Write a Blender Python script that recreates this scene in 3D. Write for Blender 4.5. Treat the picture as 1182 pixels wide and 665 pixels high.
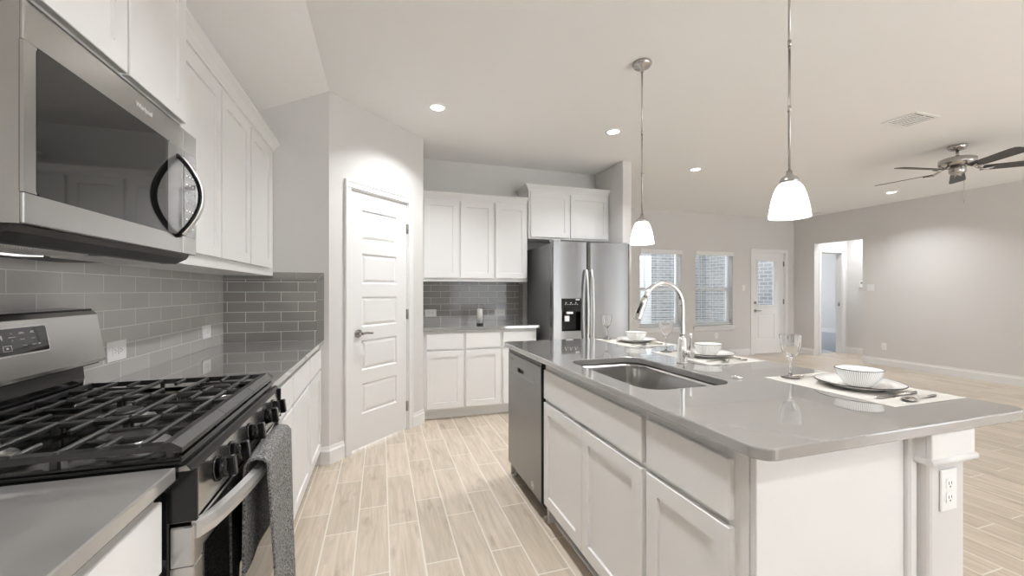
import bpy, bmesh, math, random
from mathutils import Vector, Matrix
random.seed(7)
PI = math.pi
SC = bpy.context.scene
COL = SC.collection
for o in list(bpy.data.objects):
    bpy.data.objects.remove(o)

# ------------------------------------------------------------------ camera
FPX, YAW, HC, PX, PY = 475.0, 0.3109, 1.275, 592.76, 335.6
cam = bpy.data.cameras.new('camera')
cam.sensor_width = 36.0
cam.lens = FPX / 1182.0 * 36.0
cam.shift_x = -(PX - 591.0) / 1182.0
cam.shift_y = (PY - 332.5) / 1182.0
cam.clip_start = 0.02
camo = bpy.data.objects.new('camera', cam)
camo.location = (0, 0, HC)
camo.rotation_euler = (PI / 2, 0, -YAW)
COL.objects.link(camo)
SC.camera = camo

# ------------------------------------------------------------------ world, exposure
w = bpy.data.worlds.new('sky')
SC.world = w
w.use_nodes = True
bg = w.node_tree.nodes['Background']
bg.inputs[0].default_value = (0.91, 0.95, 1.0, 1)
bg.inputs[1].default_value = 1.8
sun = bpy.data.lights.new('sun', 'SUN')
sun.energy = 18.0
sun.color = (0.97, 0.98, 1.0)
sun.angle = math.radians(0.6)
suno = bpy.data.objects.new('sun', sun)
suno.rotation_euler = Vector((-1.0, -0.02, -0.95)).to_track_quat('-Z', 'Y').to_euler()
suno.location = (12, -6, 12)
COL.objects.link(suno)
SC.view_settings.view_transform = 'Standard'
SC.view_settings.look = 'None'
SC.view_settings.gamma = 1.0
SC.view_settings.use_curve_mapping = False
SC.view_settings.exposure = 0.85
DOWNLIGHT_W = 9.0
PENDANT_W = 3.0
SHADE_E = 1.3
SC.cycles.max_bounces = 10
SC.cycles.diffuse_bounces = 6
SC.cycles.transparent_max_bounces = 24
SC.cycles.caustics_reflective = False
SC.cycles.caustics_refractive = False

# ------------------------------------------------------------------ materials
def lk(nt, a, b):
    nt.links.new(a, b)

def mat(name, col, rough=0.5, metal=0.0, spec=0.5, coat=0.0, bump=0.0, bscale=60, emit=None, estr=0.0, var=0.0, aniso=None):
    m = bpy.data.materials.new(name)
    m.use_nodes = True
    nt = m.node_tree
    p = nt.nodes['Principled BSDF']
    p.inputs['Base Color'].default_value = (*col, 1)
    p.inputs['Roughness'].default_value = rough
    p.inputs['Metallic'].default_value = metal
    p.inputs['Specular IOR Level'].default_value = spec
    p.inputs['Coat Weight'].default_value = coat
    p.inputs['Coat Roughness'].default_value = 0.03
    if emit:
        p.inputs['Emission Color'].default_value = (*emit, 1)
        p.inputs['Emission Strength'].default_value = estr
    g = nt.nodes.new('ShaderNodeNewGeometry')
    n = nt.nodes.new('ShaderNodeTexNoise')
    n.inputs['Scale'].default_value = bscale
    n.inputs['Detail'].default_value = 3
    if aniso:
        mp = nt.nodes.new('ShaderNodeMapping')
        mp.inputs['Scale'].default_value = aniso
        lk(nt, g.outputs['Position'], mp.inputs['Vector'])
        lk(nt, mp.outputs['Vector'], n.inputs['Vector'])
    else:
        lk(nt, g.outputs['Position'], n.inputs['Vector'])
    if bump:
        b = nt.nodes.new('ShaderNodeBump')
        b.inputs['Strength'].default_value = bump
        b.inputs['Distance'].default_value = 0.002
        lk(nt, n.outputs['Fac'], b.inputs['Height'])
        lk(nt, b.outputs['Normal'], p.inputs['Normal'])
    if var:
        r = nt.nodes.new('ShaderNodeMix')
        r.data_type = 'RGBA'
        r.inputs['A'].default_value = (*[c * (1 - var) for c in col], 1)
        r.inputs['B'].default_value = (*[min(1, c * (1 + var)) for c in col], 1)
        lk(nt, n.outputs['Fac'], r.inputs['Factor'])
        lk(nt, r.outputs['Result'], p.inputs['Base Color'])
    return m

def brick_mat(name, axis, bw, rh, mortar, c1, c2, cm, rough, off=0.5, bump=0.3, shift=(0, 0), grain=False, coat=0.0, swap=False):
    """running bond / planks; axis picks the two world axes used"""
    m = bpy.data.materials.new(name)
    m.use_nodes = True
    nt = m.node_tree
    p = nt.nodes['Principled BSDF']
    p.inputs['Roughness'].default_value = rough
    p.inputs['Coat Weight'].default_value = coat
    p.inputs['Coat Roughness'].default_value = 0.06
    g = nt.nodes.new('ShaderNodeNewGeometry')
    s = nt.nodes.new('ShaderNodeSeparateXYZ')
    lk(nt, g.outputs['Position'], s.inputs[0])
    c = nt.nodes.new('ShaderNodeCombineXYZ')
    for k in range(2):
        a = nt.nodes.new('ShaderNodeMath')
        a.operation = 'SUBTRACT'
        lk(nt, s.outputs[axis[k]], a.inputs[0])
        a.inputs[1].default_value = shift[k]
        lk(nt, a.outputs[0], c.inputs[k])
    b = nt.nodes.new('ShaderNodeTexBrick')
    b.offset = off
    b.offset_frequency = 2
    b.inputs['Scale'].default_value = 1.0
    b.inputs['Brick Width'].default_value = bw
    b.inputs['Row Height'].default_value = rh
    b.inputs['Mortar Size'].default_value = mortar
    b.inputs['Mortar Smooth'].default_value = 0.1
    b.inputs['Color1'].default_value = (*c1, 1)
    b.inputs['Color2'].default_value = (*c2, 1)
    b.inputs['Mortar'].default_value = (*cm, 1)
    lk(nt, c.outputs[0], b.inputs['Vector'])
    colout = b.outputs['Color']
    if grain:
        mp = nt.nodes.new('ShaderNodeMapping')
        mp.inputs['Scale'].default_value = (1.3, 16, 1)
        lk(nt, c.outputs[0], mp.inputs['Vector'])
        n = nt.nodes.new('ShaderNodeTexNoise')
        n.inputs['Scale'].default_value = 2.2
        n.inputs['Detail'].default_value = 6
        n.inputs['Roughness'].default_value = 0.62
        n.inputs['Distortion'].default_value = 0.6
        lk(nt, mp.outputs[0], n.inputs['Vector'])
        rp = nt.nodes.new('ShaderNodeValToRGB')
        rp.color_ramp.elements[0].position = 0.30
        rp.color_ramp.elements[0].color = (0.80, 0.775, 0.75, 1)
        rp.color_ramp.elements[1].position = 0.62
        rp.color_ramp.elements[1].color = (1.06, 1.06, 1.06, 1)
        lk(nt, n.outputs['Fac'], rp.inputs[0])
        # knots: sparse dark smudges stretched along the board
        mp2 = nt.nodes.new('ShaderNodeMapping')
        mp2.inputs['Scale'].default_value = (2.2, 7.5, 1)
        lk(nt, c.outputs[0], mp2.inputs['Vector'])
        n2 = nt.nodes.new('ShaderNodeTexNoise')
        n2.inputs['Scale'].default_value = 1.5
        n2.inputs['Detail'].default_value = 4
        lk(nt, mp2.outputs[0], n2.inputs['Vector'])
        rp2 = nt.nodes.new('ShaderNodeValToRGB')
        rp2.color_ramp.elements[0].position = 0.24
        rp2.color_ramp.elements[0].color = (0.62, 0.58, 0.54, 1)
        rp2.color_ramp.elements[1].position = 0.40
        rp2.color_ramp.elements[1].color = (1, 1, 1, 1)
        lk(nt, n2.outputs['Fac'], rp2.inputs[0])
        mu = nt.nodes.new('ShaderNodeMix')
        mu.data_type = 'RGBA'
        mu.blend_type = 'MULTIPLY'
        mu.inputs['Factor'].default_value = 1
        lk(nt, rp.outputs[0], mu.inputs['A'])
        lk(nt, rp2.outputs[0], mu.inputs['B'])
        mx = nt.nodes.new('ShaderNodeMix')
        mx.data_type = 'RGBA'
        mx.blend_type = 'MULTIPLY'
        mx.inputs['Factor'].default_value = 1
        lk(nt, colout, mx.inputs['A'])
        lk(nt, mu.outputs['Result'], mx.inputs['B'])
        my = nt.nodes.new('ShaderNodeMix')
        my.data_type = 'RGBA'
        lk(nt, b.outputs['Fac'], my.inputs['Factor'])
        lk(nt, mx.outputs['Result'], my.inputs['A'])
        my.inputs['B'].default_value = (*cm, 1)
        colout = my.outputs['Result']
    lk(nt, colout, p.inputs['Base Color'])
    bp = nt.nodes.new('ShaderNodeBump')
    bp.invert = True
    bp.inputs['Strength'].default_value = bump
    bp.inputs['Distance'].default_value = 0.002
    lk(nt, b.outputs['Fac'], bp.inputs['Height'])
    lk(nt, bp.outputs['Normal'], p.inputs['Normal'])
    return m

def glass_mat(name, tint=(1, 1, 1), refl=0.12, rough=0.02, body=0.0):
    m = bpy.data.materials.new(name)
    m.use_nodes = True
    nt = m.node_tree
    for n in list(nt.nodes):
        if n.type == 'BSDF_PRINCIPLED':
            nt.nodes.remove(n)
    out = [n for n in nt.nodes if n.type == 'OUTPUT_MATERIAL'][0]
    t = nt.nodes.new('ShaderNodeBsdfTransparent')
    t.inputs[0].default_value = (*tint, 1)
    gl = nt.nodes.new('ShaderNodeBsdfGlossy')
    gl.inputs['Roughness'].default_value = rough
    f = nt.nodes.new('ShaderNodeLayerWeight')
    f.inputs['Blend'].default_value = 0.35
    mul = nt.nodes.new('ShaderNodeMath')
    mul.operation = 'MULTIPLY_ADD'
    lk(nt, f.outputs['Facing'], mul.inputs[0])
    mul.inputs[1].default_value = 0.3
    mul.inputs[2].default_value = refl
    mx = nt.nodes.new('ShaderNodeMixShader')
    lk(nt, mul.outputs[0], mx.inputs[0])
    lk(nt, t.outputs[0], mx.inputs[1])
    lk(nt, gl.outputs[0], mx.inputs[2])
    if body:
        d = nt.nodes.new('ShaderNodeBsdfDiffuse')
        d.inputs[0].default_value = (0.9, 0.9, 0.9, 1)
        m2 = nt.nodes.new('ShaderNodeMixShader')
        m2.inputs[0].default_value = body
        lk(nt, mx.outputs[0], m2.inputs[1])
        lk(nt, d.outputs[0], m2.inputs[2])
        lk(nt, m2.outputs[0], out.inputs[0])
    else:
        lk(nt, mx.outputs[0], out.inputs[0])
    return m

WALL = mat('wall_paint', (0.67, 0.66, 0.648), 0.85, spec=0.2, bump=0.25, bscale=130)
CEIL = mat('ceiling_paint', (0.88, 0.877, 0.87), 0.9, spec=0.15, bump=0.35, bscale=110)
TRIM = mat('trim_white', (0.78, 0.78, 0.777), 0.4, bump=0.02)
CAB = mat('cabinet_white', (0.77, 0.768, 0.762), 0.38, bump=0.02)
CABIN = mat('toe_kick_shade_brown', (0.045, 0.032, 0.022), 0.6, var=0.2)  # shade under the island put into this brown
QUARTZ = mat('grey_quartz', (0.285, 0.278, 0.268), 0.09, spec=0.8, var=0.06, bscale=420, coat=1.0)
QUARTZ.node_tree.nodes['Principled BSDF'].inputs['IOR'].default_value = 1.75
STEEL = mat('stainless_steel', (0.26, 0.258, 0.254), 0.26, metal=1.0, bump=0.03, bscale=40, aniso=(30, 30, 1))
STEELD = mat('dark_stainless', (0.26, 0.258, 0.255), 0.33, metal=0.85, bump=0.03, bscale=40, aniso=(30, 30, 1))
SINKST = mat('bright_sink_steel', (0.56, 0.55, 0.535), 0.18, metal=1.0, bump=0.03, bscale=40, aniso=(30, 30, 1))
STEELH = mat('satin_steel_horizontal_grain', (0.50, 0.494, 0.483), 0.22, metal=1.0, bump=0.03, bscale=40, aniso=(30, 1, 30))
FRSIDE = mat('grey_fridge_side', (0.20, 0.20, 0.20), 0.35, metal=0.4)
HANDLE = mat('light_satin_metal', (0.72, 0.72, 0.71), 0.38, metal=0.9)
CHROME = mat('chrome', (0.82, 0.82, 0.82), 0.05, metal=1.0)
NICKEL = mat('brushed_nickel', (0.50, 0.48, 0.46), 0.25, metal=1.0)
BLACK = mat('black_enamel', (0.005, 0.005, 0.005), 0.14, spec=0.45)
BLACKM = mat('black_satin', (0.010, 0.010, 0.010), 0.42)
IRON = mat('cast_iron', (0.016, 0.0158, 0.0155), 0.30, spec=0.7, bump=0.1, bscale=400)
BGLASS = mat('black_glass', (0.006, 0.006, 0.006), 0.03, spec=0.6, coat=0.25)
GGLASS = mat('grey_glass_panel', (0.16, 0.16, 0.16), 0.05, spec=0.9, coat=0.5)
WPLAST = mat('white_plastic', (0.84, 0.84, 0.83), 0.35)
GREYP = mat('grey_plastic', (0.35, 0.35, 0.35), 0.4)
DARKSLOT = mat('dark_slot', (0.02, 0.02, 0.02), 0.6)
LETTER = mat('silver_lettering', (0.85, 0.85, 0.85), 0.35, metal=0.2)
LETTERD = mat('grey_lettering', (0.16, 0.16, 0.16), 0.5)
CHINA = mat('white_china', (0.86, 0.85, 0.83), 0.15, coat=0.3)
RIM = mat('dark_rim_line', (0.05, 0.045, 0.04), 0.3)
SILVER = mat('polished_cutlery', (0.66, 0.64, 0.61), 0.14, metal=1.0)
WAX = mat('white_wax', (0.86, 0.85, 0.82), 0.5)
FANB = mat('dark_fan_blade', (0.05, 0.047, 0.045), 0.5, var=0.3, bscale=20)
GLASS = mat('clear_glass', (1, 1, 1), 0.0)
GLASS.node_tree.nodes['Principled BSDF'].inputs['Transmission Weight'].default_value = 1.0
GLASS.node_tree.nodes['Principled BSDF'].inputs['IOR'].default_value = 1.47
JAR = glass_mat('thin_clear_glass', (0.98, 0.98, 0.98), 0.02, 0.01)
PANE = glass_mat('window_pane', (0.95, 0.98, 1.0), 0.03, 0.01)
BLIND = mat('white_blind_slat', (0.80, 0.80, 0.80), 0.45)
SHADE = mat('lit_opal_glass', (0.9, 0.9, 0.88), 0.25, emit=(1.0, 0.985, 0.96), estr=SHADE_E)
LENS = mat('lit_lamp_lens', (0.9, 0.9, 0.88), 0.4, emit=(1.0, 0.97, 0.92), estr=5.0)
LAMPOFF = mat('lit_hood_lens', (0.75, 0.75, 0.72), 0.3, emit=(1, 0.98, 0.95), estr=0.8)
FLOOR = brick_mat('wood_look_tile', ('Y', 'X'), 0.61, 0.158, 0.0035, (0.60, 0.52, 0.425), (0.50, 0.43, 0.345), (0.70, 0.66, 0.59), 0.32, off=0.37, bump=0.25, shift=(0.12, 0.037), grain=True)
TILE_L_LIT = brick_mat('grey_subway_tile_lit', ('Y', 'Z'), 0.219, 0.0705, 0.0022, (0.52, 0.508, 0.49), (0.46, 0.45, 0.435), (0.72, 0.71, 0.69), 0.10, shift=(0.044, 0.914), bump=0.5)  # left wall copy, lightened so its colour carries the light there
TILE_E_SHADED = brick_mat('grey_subway_tile_end_shaded', ('X', 'Z'), 0.219, 0.0705, 0.0022, (0.315, 0.305, 0.293), (0.275, 0.267, 0.256), (0.72, 0.71, 0.69), 0.10, shift=(0.088, 0.914), bump=0.5)  # same tile, darker: shade of the end and back walls in its colour
TILE_B = mat('grey_border_tile', (0.30, 0.292, 0.28), 0.10)
BRICK = brick_mat('pale_mortar_brick', ('X', 'Z'), 0.21, 0.082, 0.010, (0.22, 0.22, 0.225), (0.33, 0.325, 0.32), (0.50, 0.50, 0.50), 0.85, bump=0.6)
BRICK_W = brick_mat('pale_mortar_brick_wing', ('Y', 'Z'), 0.21, 0.082, 0.010, (0.22, 0.22, 0.225), (0.33, 0.325, 0.32), (0.50, 0.50, 0.50), 0.85, bump=0.6)
CONC = mat('concrete', (0.68, 0.67, 0.65), 0.9, bump=0.2)
CARPET = mat('grey_carpet', (0.42, 0.44, 0.48), 0.95, bump=0.6, bscale=300, var=0.12)
TOWEL = mat('charcoal_terry', (0.1, 0.1, 0.1), 0.95, bump=1.0, bscale=190, var=0.5)
_n = TOWEL.node_tree
_no = [q for q in _n.nodes if q.type == 'TEX_NOISE'][0]
_no.inputs['Roughness'].default_value = 0.8
_cr = _n.nodes.new('ShaderNodeValToRGB')
_cr.color_ramp.elements[0].position = 0.38
_cr.color_ramp.elements[0].color = (0.035, 0.034, 0.033, 1)
_cr.color_ramp.elements[1].position = 0.66
_cr.color_ramp.elements[1].color = (0.42, 0.41, 0.40, 1)
lk(_n, _no.outputs['Fac'], _cr.inputs[0])
lk(_n, _cr.outputs[0], _n.nodes['Principled BSDF'].inputs['Base Color'])
[q for q in _n.nodes if q.type == 'BUMP'][0].inputs['Distance'].default_value = 0.004
MATW = mat('cream_woven_mat', (0.60, 0.58, 0.54), 0.9, bump=0.8, bscale=300, var=0.12)

# bowl: fine grey lines running down the outside
BOWL = bpy.data.materials.new('ribbed_white_china')
BOWL.use_nodes = True
_nt = BOWL.node_tree
_p = _nt.nodes['Principled BSDF']
_p.inputs['Roughness'].default_value = 0.15
_tc = _nt.nodes.new('ShaderNodeTexCoord')
_sx = _nt.nodes.new('ShaderNodeSeparateXYZ')
lk(_nt, _tc.outputs['Object'], _sx.inputs[0])
_at = _nt.nodes.new('ShaderNodeMath'); _at.operation = 'ARCTAN2'
lk(_nt, _sx.outputs['Y'], _at.inputs[0]); lk(_nt, _sx.outputs['X'], _at.inputs[1])
_ml = _nt.nodes.new('ShaderNodeMath'); _ml.operation = 'MULTIPLY'; _ml.inputs[1].default_value = 72
lk(_nt, _at.outputs[0], _ml.inputs[0])
_sn = _nt.nodes.new('ShaderNodeMath'); _sn.operation = 'SINE'
lk(_nt, _ml.outputs[0], _sn.inputs[0])
_rp = _nt.nodes.new('ShaderNodeValToRGB')
_rp.color_ramp.elements[0].position = 0.25
_rp.color_ramp.elements[0].color = (0.86, 0.85, 0.83, 1)
_rp.color_ramp.elements[1].position = 0.95
_rp.color_ramp.elements[1].color = (0.36, 0.36, 0.35, 1)
lk(_nt, _sn.outputs[0], _rp.inputs[0])
lk(_nt, _rp.outputs[0], _p.inputs['Base Color'])

# ------------------------------------------------------------------ helpers
XF = {}          # object -> world matrix of its frame

class MB:
    def __init__(s):
        s.bm = bmesh.new()

    def box(s, x0, x1, y0, y1, z0, z1, bev=0.0, seg=1):
        t = bmesh.new()
        vs = [t.verts.new((x, y, z)) for x in (x0, x1) for y in (y0, y1) for z in (z0, z1)]
        for f in ((0, 1, 3, 2), (4, 6, 7, 5), (0, 4, 5, 1), (2, 3, 7, 6), (0, 2, 6, 4), (1, 5, 7, 3)):
            t.faces.new([vs[i] for i in f])
        if bev:
            bmesh.ops.bevel(t, geom=t.edges[:], offset=bev, segments=seg, affect='EDGES', profile=0.5)
        s._merge(t)
        return s

    def _merge(s, t, M=None):
        t.verts.index_update()
        vm = [s.bm.verts.new(M @ v.co if M else v.co) for v in t.verts]
        for f in t.faces:
            try:
                nf = s.bm.faces.new([vm[v.index] for v in f.verts])
                nf.smooth = f.smooth
            except ValueError:
                pass
        t.free()

    def prism(s, pts, axis, a, b):
        """polygon pts (2D) extruded along axis from a to b; 2D axes are the other two in xyz order"""
        def mk(p, t):
            if axis == 'x': return (t, p[0], p[1])
            if axis == 'y': return (p[0], t, p[1])
            return (p[0], p[1], t)
        A = [s.bm.verts.new(mk(p, a)) for p in pts]
        B = [s.bm.verts.new(mk(p, b)) for p in pts]
        n = len(pts)
        s.bm.faces.new(A)
        s.bm.faces.new(B[::-1])
        for i in range(n):
            s.bm.faces.new([A[i], B[i], B[(i + 1) % n], A[(i + 1) % n]])
        return s

    def rings(s, rings, cap0=True, cap1=True, closed=True, smooth=True):
        R = [[s.bm.verts.new(p) for p in r] for r in rings]
        n = len(R[0])
        for i in range(len(R) - 1):
            for k in range(n if closed else n - 1):
                f = s.bm.faces.new([R[i][k], R[i][(k + 1) % n], R[i + 1][(k + 1) % n], R[i + 1][k]])
                f.smooth = smooth
        if cap0: s.bm.faces.new(R[0][::-1])
        if cap1: s.bm.faces.new(R[-1])
        return s

    def lathe(s, prof, c=(0, 0, 0), n=32, flute=None, cap=True):
        rs = []
        for r, z in prof:
            ring = []
            for k in range(n):
                a = 2 * PI * k / n
                rr = r * (1 + (flute(a, z) if flute else 0))
                ring.append((c[0] + rr * math.cos(a), c[1] + rr * math.sin(a), c[2] + z))
            rs.append(ring)
        return s.rings(rs, cap0=cap and prof[0][0] > 1e-4, cap1=cap and prof[-1][0] > 1e-4)

    def cyl(s, p0, p1, r, n=20, r1=None):
        return s.tube([p0, p1], [r, r if r1 is None else r1], n)

    def tube(s, pts, r, n=12, flat=1.0):
        pts = [Vector(p) for p in pts]
        if not isinstance(r, (list, tuple)): r = [r] * len(pts)
        rings = []
        up = None
        for i, p in enumerate(pts):
            d = (pts[min(i + 1, len(pts) - 1)] - pts[max(i - 1, 0)]).normalized()
            if up is None:
                up = Vector((0, 0, 1)) if abs(d.z) < 0.9 else Vector((1, 0, 0))
            up = (up - d * up.dot(d)).normalized()
            sd = d.cross(up)
            rings.append([p + (sd * math.cos(2 * PI * k / n) * flat + up * math.sin(2 * PI * k / n)) * r[i] for k in range(n)])
        return s.rings(rings)

    def build(s, name, m, parent=None, world=False, kind=None, auto=True):
        bm = s.bm
        bmesh.ops.recalc_face_normals(bm, faces=bm.faces[:])
        me = bpy.data.meshes.new(name)
        if world and parent is not None:
            bm.transform(XF[parent].inverted())
        bm.to_mesh(me)
        bm.free()
        ms = m if isinstance(m, (list, tuple)) else [m]
        for q in ms: me.materials.append(q)
        o = bpy.data.objects.new(name, me)
        COL.objects.link(o)
        if parent is not None:
            o.parent = parent
            XF[o] = XF[parent]
        else:
            XF[o] = Matrix.Identity(4)
        if kind: o['kind'] = kind
        return o

def thing(name, label, cat, loc=(0, 0, 0), rz=0.0, group=None):
    o = bpy.data.objects.new(name, None)
    o.empty_display_size = 0.05
    o.location = loc
    o.rotation_euler = (0, 0, rz)
    COL.objects.link(o)
    XF[o] = Matrix.Translation(loc) @ Matrix.Rotation(rz, 4, 'Z')
    o['label'] = label
    o['category'] = cat
    if group: o['group'] = group
    return o

def tag(o, label, cat, group=None, kind=None):
    o['label'] = label
    o['category'] = cat
    if group: o['group'] = group
    if kind: o['kind'] = kind
    return o

def dup(root, loc, rz=None, label=None, group=None):
    def cp(o, par):
        c = o.copy()
        COL.objects.link(c)
        if par is not None: c.parent = par
        for ch in [q for q in o.children]:
            cp(ch, c)
        return c
    r = cp(root, None)
    r.location = loc
    if rz is not None: r.rotation_euler = (0, 0, rz)
    if label: r['label'] = label
    if group: r['group'] = group
    return r

def struct(o):
    o['kind'] = 'structure'
    return o

def origin_to(o, loc):
    """move a top-level mesh object's origin"""
    o.data.transform(Matrix.Translation(-Vector(loc)))
    o.location = loc
    XF[o] = Matrix.Translation(loc)
    return o

def rrect(x0, x1, y0, y1, r, n=6):
    pts = []
    for cx, cy, a0 in ((x1 - r, y1 - r, 0), (x0 + r, y1 - r, PI / 2), (x0 + r, y0 + r, PI), (x1 - r, y0 + r, 1.5 * PI)):
        for k in range(n + 1):
            a = a0 + PI / 2 * k / n
            pts.append((cx + r * math.cos(a), cy + r * math.sin(a)))
    return pts

def slab2d(name, loops, z0, z1, bev, m):
    """flat slab from closed 2D loops (first outer, others holes), bevelled"""
    cu = bpy.data.curves.new(name, 'CURVE')
    cu.dimensions = '2D'
    cu.fill_mode = 'BOTH'
    cu.extrude = (z1 - z0) / 2 - bev
    cu.bevel_depth = bev
    cu.offset = -bev
    cu.bevel_resolution = 1
    for lp in loops:
        sp = cu.splines.new('POLY')
        sp.points.add(len(lp) - 1)
        for i, q in enumerate(lp): sp.points[i].co = (q[0], q[1], 0, 1)
        sp.use_cyclic_u = True
    t = bpy.data.objects.new(name + '_tmp', cu)
    COL.objects.link(t)
    dg = bpy.context.evaluated_depsgraph_get()
    me = bpy.data.meshes.new_from_object(t.evaluated_get(dg))
    bpy.data.objects.remove(t)
    bpy.data.curves.remove(cu)
    me.name = name
    me.transform(Matrix.Translation((0, 0, (z0 + z1) / 2)))
    me.materials.clear()
    me.materials.append(m)
    for p in me.polygons: p.use_smooth = False
    o = bpy.data.objects.new(name, me)
    COL.objects.link(o)
    XF[o] = Matrix.Identity(4)
    return o

def text(name, body, size, loc, rot, m, parent, shear=0.0):
    """raised lettering, loc in world"""
    cu = bpy.data.curves.new(name, 'FONT')
    cu.body = body
    cu.size = size
    cu.extrude = 0.0006
    cu.align_x = 'CENTER'
    cu.align_y = 'CENTER'
    cu.shear = shear
    t = bpy.data.objects.new(name + '_tmp', cu)
    COL.objects.link(t)
    dg = bpy.context.evaluated_depsgraph_get()
    me = bpy.data.meshes.new_from_object(t.evaluated_get(dg))
    bpy.data.objects.remove(t)
    bpy.data.curves.remove(cu)
    from mathutils import Euler
    M = Matrix.Translation(loc) @ Euler(rot).to_matrix().to_4x4()
    me.transform(XF[parent].inverted() @ M)
    me.name = name
    me.materials.clear()
    me.materials.append(m)
    o = bpy.data.objects.new(name, me)
    COL.objects.link(o)
    o.parent = parent
    XF[o] = XF[parent]
    return o

FACE_PX = (PI / 2, 0, PI / 2)     # lettering on a face looking towards +X
FACE_NX = (PI / 2, 0, -PI / 2)
FACE_NY = (PI / 2, 0, 0)

# ------------------------------------------------------------------ the setting
XL = -1.036       # left wall
YE = 3.297        # wall at the end of the left run
AX = -0.366       # pantry corner A
BX, BY = 0.385, 4.048
YK = 4.66         # kitchen back wall
XF0, XF1 = 2.587, 2.70   # partition by the fridge
YP = 4.03
YL = 6.327        # living back wall
XR = 8.12         # living right wall
YB = -2.6
ZC = 2.743

struct(MB().box(-1.3, 8.19, YB, 6.485, -0.12, 0.0).box(8.19, XR + 1.2, YB, 6.05, -0.12, 0.0).build('floor', FLOOR))
m_ = MB()
m_.prism([(-1.2, 2.36), (AX, ZC), (9.4, ZC), (9.4, ZC + 0.12), (AX - 0.02, ZC + 0.12), (-1.2, 2.48)], 'y', YB, 6.5)
struct(m_.build('ceiling', CEIL))
struct(MB().box(XL - 0.12, XL, YB, YE, 0, 2.43).build('wall_left', WALL))
m_ = MB()
m_.prism([(XL - 0.12, 0), (AX, 0), (AX, ZC), (XL - 0.12, ZC - 0.36)], 'y', YE, YE + 0.10)
struct(m_.build('wall_end', WALL))

# pantry diagonal: local x along the wall from A, local y into the pantry
DL = math.hypot(BX - AX, BY - YE)
DD0, DD1, DH = 0.205, 0.838, 2.062
pan = bpy.data.objects.new('wall_pantry', None)
COL.objects.link(pan)
XP = Matrix.Translation((AX, YE, 0)) @ Matrix.Rotation(PI / 4, 4, 'Z')
pan['kind'] = 'structure'
bpy.data.objects.remove(pan)
def local(mb, M):
    mb.bm.transform(M)
    return mb
m_ = MB()
m_.prism([(0, 0), (DD0 - 0.02, 0), (DD0 - 0.02, 0.1), (0.1, 0.1), (0.0, 0.0)][:4], 'z', 0, ZC)
m_.box(DD1 + 0.02, DL, 0, 0.1, 0, ZC)
m_.box(DD0 - 0.02, DD1 + 0.02, 0, 0.1, DH + 0.02, ZC)
struct(local(m_, XP).build('wall_pantry', WALL))
struct(MB().box(BX - 0.10, BX, BY, YK + 0.1, 0, ZC).build('wall_pantry_side', WALL))
struct(MB().box(BX, XF1, YK, YK + 0.12, 0, ZC).build('wall_kitchen', WALL))
struct(MB().box(XF0, XF1, YP, YK, 0, ZC, 0.006).build('wall_partition', WALL))
struct(MB().box(XF1 - 0.1, XF1, YK, YL, 0, ZC).build('wall_nook', WALL))
# living back wall with two windows and a door
W1 = (4.41, 5.31); W2 = (5.625, 6.52); WZ = (0.60, 2.02)
D0, D1, D2H = 7.03, 7.87, 2.045
m_ = MB()
TB = 0.16
m_.box(XF1, W1[0], YL, YL + TB, 0, ZC)
m_.box(W1[1], W2[0], YL, YL + TB, 0, ZC)
m_.box(W2[1], D0, YL, YL + TB, 0, ZC)
m_.box(D1, XR + 0.12, YL, YL + TB, 0, ZC)
for a, b in (W1, W2):
    m_.box(a, b, YL, YL + TB, 0, WZ[0])
    m_.box(a, b, YL, YL + TB, WZ[1], ZC)
m_.box(D0, D1, YL, YL + TB, D2H, ZC)
struct(m_.build('wall_back', WALL))
# right wall with cased-less opening to a recess
RO0, RO1, ROH = 5.05, 5.905, 2.20
m_ = MB()
m_.box(XR, XR + 0.12, RO1, YL, 0, ZC)
m_.box(XR, XR + 0.12, YB, RO0, 0, ZC)
m_.box(XR, XR + 0.12, RO0, RO1, ROH, ZC)
struct(m_.build('wall_right', WALL))
struct(MB().box(XL - 0.12, 2.0, YB - 0.1, YB, 0, 2.8).box(4.3, 6.3, YB - 0.1, YB, 0, 2.8).build('wall_rear_blocker', WALL))  # unseen; gaps shaped to cut rear light and band the fridge reflection
# recess
RX = 9.09
RD0, RD1 = 8.33, 8.94
m_ = MB()
m_.box(RX, RX + 0.1, RO0 - 0.4, 6.05, 0, 2.6)
struct(m_.build('wall_recess', WALL))
m_ = MB()
m_.box(XR + 0.12, RD0, 5.93, 6.05, 0, 2.6)
m_.box(RD1, RX, 5.93, 6.05, 0, 2.6)
m_.box(RD0, RD1, 5.93, 6.05, 2.045, 2.6)
struct(m_.build('wall_recess_side', WALL))
struct(MB().box(XR + 0.12, RX, RO0 - 0.4, RO0 - 0.3, 0, 2.6).build('wall_recess_near', WALL))
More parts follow.
